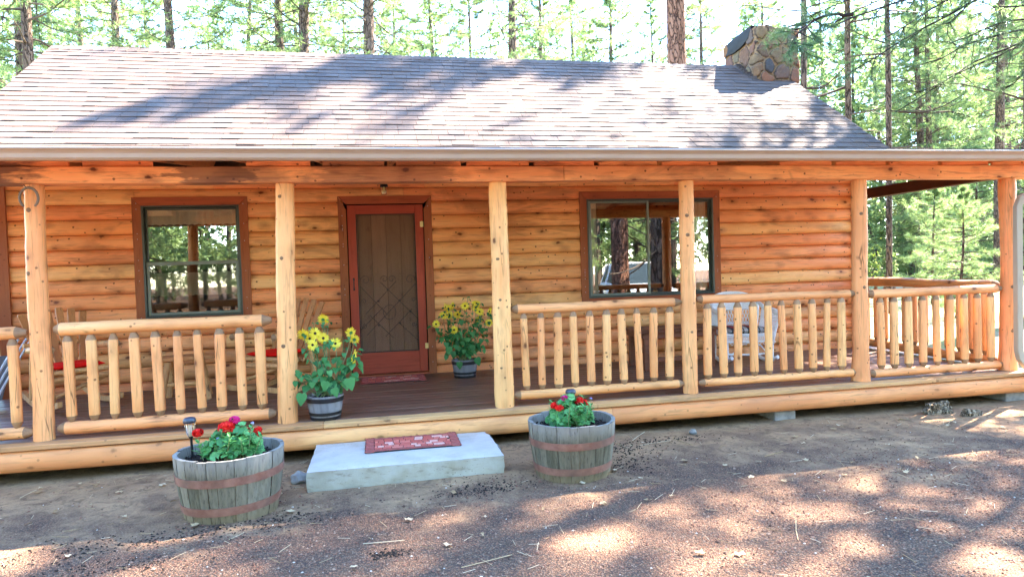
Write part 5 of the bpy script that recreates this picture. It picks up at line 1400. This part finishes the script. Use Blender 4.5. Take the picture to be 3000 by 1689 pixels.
LT = [  # px, depth, kind, scale, tilt, label
 (24, 19.0, 'thin', 1.2, -.03, 'pine at the top left corner, partly behind the thicker leftmost trunk'),
 (53, 15.5, 'thin', 1.15, -.03, 'thick grey pine trunk beyond the left end of the roof'),
 (252, 30., 'full', 1.25, .0, 'bushy pine over the left end of the roof ridge'),
 (328, 25., 'mid', 1.05, -.02, 'grey pine with a broken limb, third trunk over the roof from the left'),
 (423, 34., 'thin', 1.1, -.01, 'thin reddish pine among pale needles left of the bare grey trunk'),
 (500, 22., 'tall', .85, .0, 'straight bare grey pine trunk over the roof against blue sky'),
 (636, 30., 'full', 1.15, -.05, 'leaning pine with pale needles over the left part of the roof'),
 (775, 21., 'tall', .98, -.08, 'left one of the two crossing brown pine trunks over the roof'),
 (800, 24., 'tall', .92, -.03, 'right one of the two crossing brown pine trunks over the roof'),
 (992, 20., 'tall', 1.0, -.07, 'leaning brown pine trunk over the middle left of the roof'),
 (1014, 34., 'thin', 1.1, .0, 'thin pine just behind the leaning brown trunk'),
 (1074, 31., 'thin', 1.15, -.03, 'slim dark pine right of the leaning brown trunk'),
 (1274, 33., 'full', 1.25, .0, 'slender pine with full green boughs above the door side of the roof'),
 (1370, 32., 'thin', 1.1, .02, 'slim forked pine over the middle of the roof'),
 (1480, 21., 'tall', .86, -.02, 'brown pine trunk with drooping bare limbs over the middle of the roof'),
 (1594, 35., 'mid', 1.1, .0, 'distant pine with pale boughs right of the trunk with drooping limbs'),
 (1792, 33., 'full', 1.2, .01, 'pine with open pale crown left of the big orange trunk'),
 (1905, 40., 'thin', 1.2, .0, 'far thin pine close to the left side of the big orange trunk'),
 (1978, 13.5, 'big', .92, .0, 'very thick orange barked pine trunk behind the roof ridge'),
 (2056, 30., 'full', 1.1, .0, 'slim pine between the big orange trunk and the chimney'),
 (2338, 9.6, 'slim', 1.0, .0, 'pine standing right behind the chimney top'),
 (2484, 11.5, 'slim', 1.1, .0, 'grey brown pine trunk right of the chimney'),
 (2500, 36., 'thin', 1.1, .0, 'pale thin pine directly right of the grey brown trunk by the chimney'),
 (2556, 27., 'thin', .75, -.06, 'thin leaning dark sapling over the right slope of the roof'),
 (2592, 9.8, 'slim', .92, .0, 'tall bare pole pine at the lower right end of the roof'),
 (2690, 25., 'mid', .95, -.01, 'grey pine trunk over the gutter, left of the close pair'),
 (2716, 24., 'full', 1.05, -.01, 'left trunk of the close pair over the right part of the gutter'),
 (2733, 27., 'mid', .95, .0, 'right trunk of the close pair over the right part of the gutter'),
 (2768, 29., 'full', 1.0, .0, 'pine with ragged bark right of the close pair of trunks'),
 (2865, 38., 'thin', 1.1, .0, 'small far pine against blue sky left of the thick right trunk'),
 (2920, 19., 'tall', .80, .0, 'thick grey pine trunk with long arching bare limbs near the right edge'),
 (2950, 26., 'full', 1.05, .0, 'pine trunk behind the thick grey one near the right edge'),
 (2576, 33., 'full', .9, .0, 'grey pine trunk seen through the right end of the porch beside the fifth post'),
 (2832, 24., 'young', 1.35, .0, 'young pine seen through the right end of the porch, left of its twin'),
 (2985, 34., 'mid', 1.1, .0, 'pine at the right edge of the view'),
 (1150, 44., 'full', 1.4, .0, 'far green pine in the gap of sky over the middle left of the roof'),
 (880, 42., 'full', 1.45, .0, 'far pale pine filling the space between the crossing and the leaning trunks'),
 (150, 40., 'full', 1.4, .0, 'far pale pine behind the left end of the ridge'),
 (1690, 44., 'full', 1.5, .0, 'far pale pine filling the sky right of the middle of the roof'),
 (2230, 42., 'full', 1.5, .0, 'far pale pine behind the left side of the chimney'),
 (2640, 44., 'full', 1.4, .0, 'far pale pine between the pole pine and the gutter trunks'),
 (2420, 40., 'full', 1.4, .0, 'far green pine filling the space right of the chimney'),
 (2820, 46., 'full', 1.45, .0, 'far pale pine left of the thick right trunk'),
]
for px, dist, kind, s, tilt, lab in LT: leanput(kind, px, dist, lab, s, tilt)
# young pines and shrubs seen through the open right end of the porch
for x, y, s, lab in ((16.4, 8.0, .62, 'bright young pine with drooping boughs just beyond the right end of the porch'), (19.5, 12.0, .72, 'young pine behind the bright one beyond the porch end'), (24.5, 16.5, .9, 'pale young pine farther back beyond the porch end'), (18.2, 17.5, .5, 'low young pine left of the bright one, right of the fifth post')):
    put('young', x, y, lab, s, name=None, group='young pines beyond the porch end')

# the near pine whose boughs hang into the top right
def near_pine():
    r = random.Random(15); t = thing('pine_tree', 'near pine whose dark boughs hang into the top right corner', 'tree', (0, 0, 0), group=GRP)
    bx, by = 16.3, 4.4; tk = MB(); tk.tube([(bx, by, GZ-.3), (bx+.05, by, 4), (bx, by+.1, 9), (bx+.1, by, 19.5)], [.30, .24, .2, .06], 14, 0, .5, True, .07, 4); tk.build('trunk', 'bark', t, smooth=180)
    cr = MB()
    def bough(p0, ends, nn, nl):
        P0 = Vector(p0)
        for e in ends:
            e = Vector(e); mid = P0.lerp(e, .5)+Vector((r.gauss(0, .1), r.gauss(0, .1), .28)); P = []
            for i in range(11): u = i/10; P.append(((1-u)**2)*P0+2*u*(1-u)*mid+u*u*e+Vector((nz(u*4, e.x), nz(u*4, e.y, 3), nz(u*4, e.z, 6)))*.09)
            cr.tube(P, [.026-.019*i/10 for i in range(11)], 5, 1, r.random()*.4, caps=False)
            for i in range(3, 11):
                for q in range(2 if i < 7 else 3):
                    if r.random() > .82: continue
                    d = (P[i]-P[i-1]).normalized()*.6+Vector((r.gauss(0, .6), r.gauss(0, .6), r.gauss(-.15, .45))); Q = limb(cr, P[i], d, r.uniform(.15, .5), .006, r, 1, 3, .1, 4)
                    for z_ in (2, 3): tuft(cr, Q[z_], (Q[z_]-Q[z_-1]).normalized(), r, nl, nn, .0042, 0, r.uniform(0, .75), .8)
            tuft(cr, P[-1], (P[-1]-P[-2]).normalized(), r, nl, nn+10, .0042, 0, .5, .7)
    A = lambda px, py, Y: tuple(at(px, py, Y))
    bough(A(3150, -120, 2.6), [A(2330, 120, 2.2), A(2395, 30, 2.1), A(2500, 210, 2.2), A(2480, 40, 2.3), A(2600, 110, 2.3), A(2780, 60, 2.3)], 34, .17)
    bough(A(3200, 60, 3.0), [A(2620, 330, 3.1), A(2700, 270, 3.0), A(2690, 190, 2.8), A(2790, 120, 2.8), A(2870, 40, 2.9), A(2960, 250, 2.9)], 30, .17)
    bough(A(3150, -300, 2.4), [A(2700, -20, 2.3), A(2550, -60, 2.2), A(2900, -30, 2.6)], 30, .17)
    bough(A(2500, 40, 1.9), [A(2322, 127, 1.8)], 70, .15)
    bough((bx, by, 5.2), [A(3200, 60, 3.0), A(3150, -120, 2.6), A(3150, -300, 2.4)], 26, .18)
    for j in range(64):
        z = 10.0+8.6*j/64; a = j*2.4; L = 2.4*(.5+.6*sin(pi*min(1, .3+j/64*.75))); d = Vector((cos(a), sin(a), .1+.4*j/64)); P = limb(cr, (bx, by, z), d, L, .03, r, 1, 7, .4)
        for i in range(2, 8):
            for q in range(2):
                if r.random() > .75: continue
                Q = limb(cr, P[i], (P[i]-P[i-1]).normalized()+Vector((r.gauss(0, .7), r.gauss(0, .7), .3)), L*r.uniform(.12, .3), .006, r, 1, 3, .3, 3)
                for e in (1, 2, 3): tuft(cr, Q[e], (Q[e]-Q[e-1]).normalized(), r, .23, 16, .022, 0, r.random())
    cr.build('crown', ['needle_near', 'twig'], t, smooth=0)
near_pine()

# oaks with yellow green leaves
def oak(loc, H, R_, n, label, seed):
    r = random.Random(seed); t = thing('oak_tree', label, 'tree', (*loc, GZ), group='young oaks behind the cabin'); tk = MB(); cr = MB(); P = limb(tk, (0, 0, -.2), (.05, 0, 1), H*.75, .07, r, 0, 8, 0, 8); ends = []
    for i in range(2, 9):
        for q in range(3):
            a = r.uniform(0, 6.3); Q = limb(tk, P[i], (cos(a), sin(a), .55), R_*r.uniform(.5, 1), .022, r, 0, 5, .3, 4); ends += Q[1:]
    for k in range(n):
        c = r.choice(ends)+Vector((r.gauss(0, .3), r.gauss(0, .3), r.gauss(0, .25))); tt = r.random()
        for q in range(5):
            d = Vector((r.gauss(0, 1), r.gauss(0, 1), r.gauss(0, .6))).normalized(); s_ = d.cross(Vector((r.gauss(0, .4), r.gauss(0, .4), 1))).normalized()*.028; L = .10*r.uniform(.8, 1.3)
            i = len(cr.v); cr.v.extend((tuple(c), tuple(c+d*L*.5+s_), tuple(c+d*L), tuple(c+d*L*.5-s_))); cr.f.append((i, i+1, i+2, i+3)); cr.m.append(0); cr.t.extend([tt]*4)
    tk.build('trunk', 'limb', t, smooth=180); cr.build('crown', 'oak', t, smooth=0); return t
oak((11.6, 9.6), 6.6, 1.7, 2600, 'yellow green oak whose leaves show around the chimney', 3)
oak((14.6, 12.5), 7.2, 1.7, 2200, 'yellow green oak to the right behind the chimney', 5)
oak((23., 20.), 3.4, 1.5, 1500, 'low oak shrub seen through the right end of the porch', 8)
oak((9.3, 13.0), 8.0, 1.8, 2200, 'yellow green oak behind the ridge left of the chimney', 11)

# far forest: one mass
def far_forest():
    r = random.Random(99); mb = MB()
    def one(x, y, H, base, wide, n, nl):
        g = GZ + (min(1.5, (y-9)*.012)*.6 if y > 9 else 0)
        mb.tube([(x, y, g-.5), (x+r.gauss(0, .2), y, g+H*.5), (x+r.gauss(0, .3), y, g+H)], [.17, .12, .03], 5, 1, r.random(), caps=False)
        for k in range(n):
            f = r.random(); a = r.uniform(0, 6.3); q = wide*(.25+.75*r.random()**.6)*(1-.65*f); c = Vector((x+cos(a)*q, y+sin(a)*q, g+base+(H-base)*f+r.gauss(0, .2))); tt = r.random()
            for j in range(5):
                d = Vector((r.gauss(0, 1), r.gauss(0, 1), r.gauss(0, .6))).normalized()*nl*r.uniform(.6, 1.2); s_ = d.cross(Vector((r.gauss(0, 1), r.gauss(0, 1), 1))).normalized()*nl*.16
                i = len(mb.v); mb.v.extend((tuple(c-s_), tuple(c+s_), tuple(c+d))); mb.f.append((i, i+1, i+2)); mb.m.append(0); mb.t.extend([tt]*3)
    for k in range(150):        # behind the house, in the fan the camera can see
        D = r.uniform(48, 105); b = radians(r.uniform(-34, 56)); x, y = 2.6+D*sin(b), -5.9+D*cos(b); one(x, y, r.uniform(14, 23), r.uniform(1.5, 6), r.uniform(2.2, 3.8), 330, .60)
    for k in range(70):         # understorey
        D = r.uniform(42, 90); b = radians(r.uniform(26, 58)); x, y = 2.6+D*sin(b), -5.9+D*cos(b); one(x, y, r.uniform(2.5, 7), .2, r.uniform(1.4, 2.6), 330, .34)
    for k in range(14):
        D = r.uniform(24, 60); b = radians(r.uniform(-40, -28)); x, y = 2.6+D*sin(b), -5.9+D*cos(b); one(x, y, r.uniform(3, 8), .2, 2, 120, .35)
    for k in range(210):         # behind the camera, what the windows mirror
        D = r.uniform(15, 55); b = radians(r.uniform(95, 290)); x, y = 2.6+D*sin(b), -5.9+D*cos(b); one(x, y, r.uniform(8, 20) if k % 3 else r.uniform(2.5, 6), r.uniform(.3, 3), r.uniform(2, 3.4), 260, .46)
    tag(mb.build('distant_forest', ['farleaf', 'limb'], smooth=0), 'distant pine forest around the clearing', 'forest', kind='stuff')
far_forest()

# pines behind the camera, mirrored in the window panes
# pines just beyond the right edge of the view; their shade dapples the yard and the roof
for x, y, kind, s, lab in ((15.6, 2.1, 'mid', .74, 'pine standing right of the cabin, its shade falling across the yard'), (16.9, 6.3, 'tall', .98, 'tall pine right of the far end of the porch'), (22., 4.5, 'full', 1.0, 'bushy pine well to the right of the cabin'), (13.5, -3.4, 'mid', .72, 'pine at the right side of the yard, out of the view')):
    put(kind, x, y, lab, s)
for x, y, kind, s, lab in ((8.5, -5.42, 'big', .62, 'dark pine trunk mirrored in the left pane of the right window'), (9.5, -5.40, 'mid', .95, 'dark pine trunk mirrored in the right pane of the right window'), (-1.2, -13.5, 'full', .8, 'leafy pine mirrored in the left window'), (4.5, -15., 'full', .9, 'leafy pine mirrored behind the white car'), (-5.5, -15., 'full', .8, 'leafy pine mirrored at the left side of the left window'), (1.2, -17., 'full', .9, 'pine mirrored low in the left window'), (12.5, -13., 'full', .8, 'leafy pine mirrored in the right window beside the trunk')):
    put(kind, x, y, lab, s, group='pines across the yard mirrored in the windows')

# white car across the yard, mirrored in the right window
def car(x, y, rz):
    t = thing('parked_car', 'white car mirrored in the left pane of the right window', 'car', (x, y, GZ), rz)   # nose towards +Y locally
    sec = [(-2.25, .45, .80, .80), (-2.2, .35, 1.0, .86), (-1.2, .30, 1.02, .90), (1.0, .30, 1.0, .90), (1.95, .32, .88, .86), (2.25, .42, .72, .72)]
    mb = MB(); V = []
    for yy, z0, z1, w in sec:
        V += [(-w*.9, yy, z0), (w*.9, yy, z0), (w, yy, z0+.15), (w*.99, yy, z1-.12), (w*.88, yy, z1), (-w*.88, yy, z1), (-w*.99, yy, z1-.12), (-w, yy, z0+.15)]
    mb.add(V, [(i*8+j, i*8+(j+1) % 8, (i+1)*8+(j+1) % 8, (i+1)*8+j) for i in range(5) for j in range(8)]+[tuple(range(8)), tuple(40+j for j in range(8))[::-1]]); mb.build('body', 'carpaint', t, smooth=40)
    mb = MB(); c = [(-2.05, 1.0, .74), (-1.75, 1.58, .62), (.25, 1.62, .62), (1.05, 1.0, .76)]; V = []
    for yy, z, w in c[1:3]: V += [(-w, yy, z), (w, yy, z)]
    mb.add(V+[(p[0], p[1], p[2]-.05) for p in V], [(0, 2, 3, 1), (4, 5, 7, 6), (0, 1, 5, 4), (2, 6, 7, 3), (0, 4, 6, 2), (1, 3, 7, 5)]); 
    for sx in (-1, 1):
        mb.tube([(sx*.62, .25, 1.58), (sx*.77, 1.03, .98)], .035, 6); mb.tube([(sx*.62, -1.75, 1.55), (sx*.76, -2.05, .98)], .05, 6); mb.tube([(sx*.63, -.7, 1.57), (sx*.80, -.7, .98)], .035, 6)
    mb.build('roof', 'carpaint', t, smooth=30)
    mb = MB(); mb.add([(-.60, .24, 1.57), (.60, .24, 1.57), (.75, 1.02, .99), (-.75, 1.02, .99)], [(0, 3, 2, 1)]); mb.build('windscreen', 'carglass', t, smooth=0)
    mb = MB(); mb.add([(-.60, -1.76, 1.53), (.60, -1.76, 1.53), (.74, -2.04, .99), (-.74, -2.04, .99)], [(0, 1, 2, 3)]); mb.build('rear_window', 'carglass', t, smooth=0)
    for sx in (-1, 1):
        mb = MB(); mb.add([(sx*.61, .22, 1.56), (sx*.77, .98, .99), (sx*.79, -2.0, .99), (sx*.61, -1.72, 1.54)], [(0, 1, 2, 3)]); mb.build('side_window', 'carglass', t, smooth=0)
        mb = MB(); mb.box(sx*.62-.16, sx*.62+.16, 2.12, 2.22, .62, .76, 0, .5, .02); mb.build('headlight', 'alu', t)
        for yy in (-1.45, 1.4):
            mb = MB(); mb.tube([(sx*.66, yy, .33), (sx*.9, yy, .33)], .33, 22); w = mb.build('wheel', 'tyre', t, smooth=40)
            mb = MB(); mb.tube([(sx*.89, yy, .33), (sx*.915, yy, .33)], .2, 18); mb.build('rim', 'alu', w, smooth=40)
    mb = MB(); mb.box(-.45, .45, 2.2, 2.26, .45, .68, 0, .5, .02); mb.build('grille', 'black', t)
p = at(1840, 800, 13.2); car(p[0]+.2, 2*WY-13.2, radians(12))
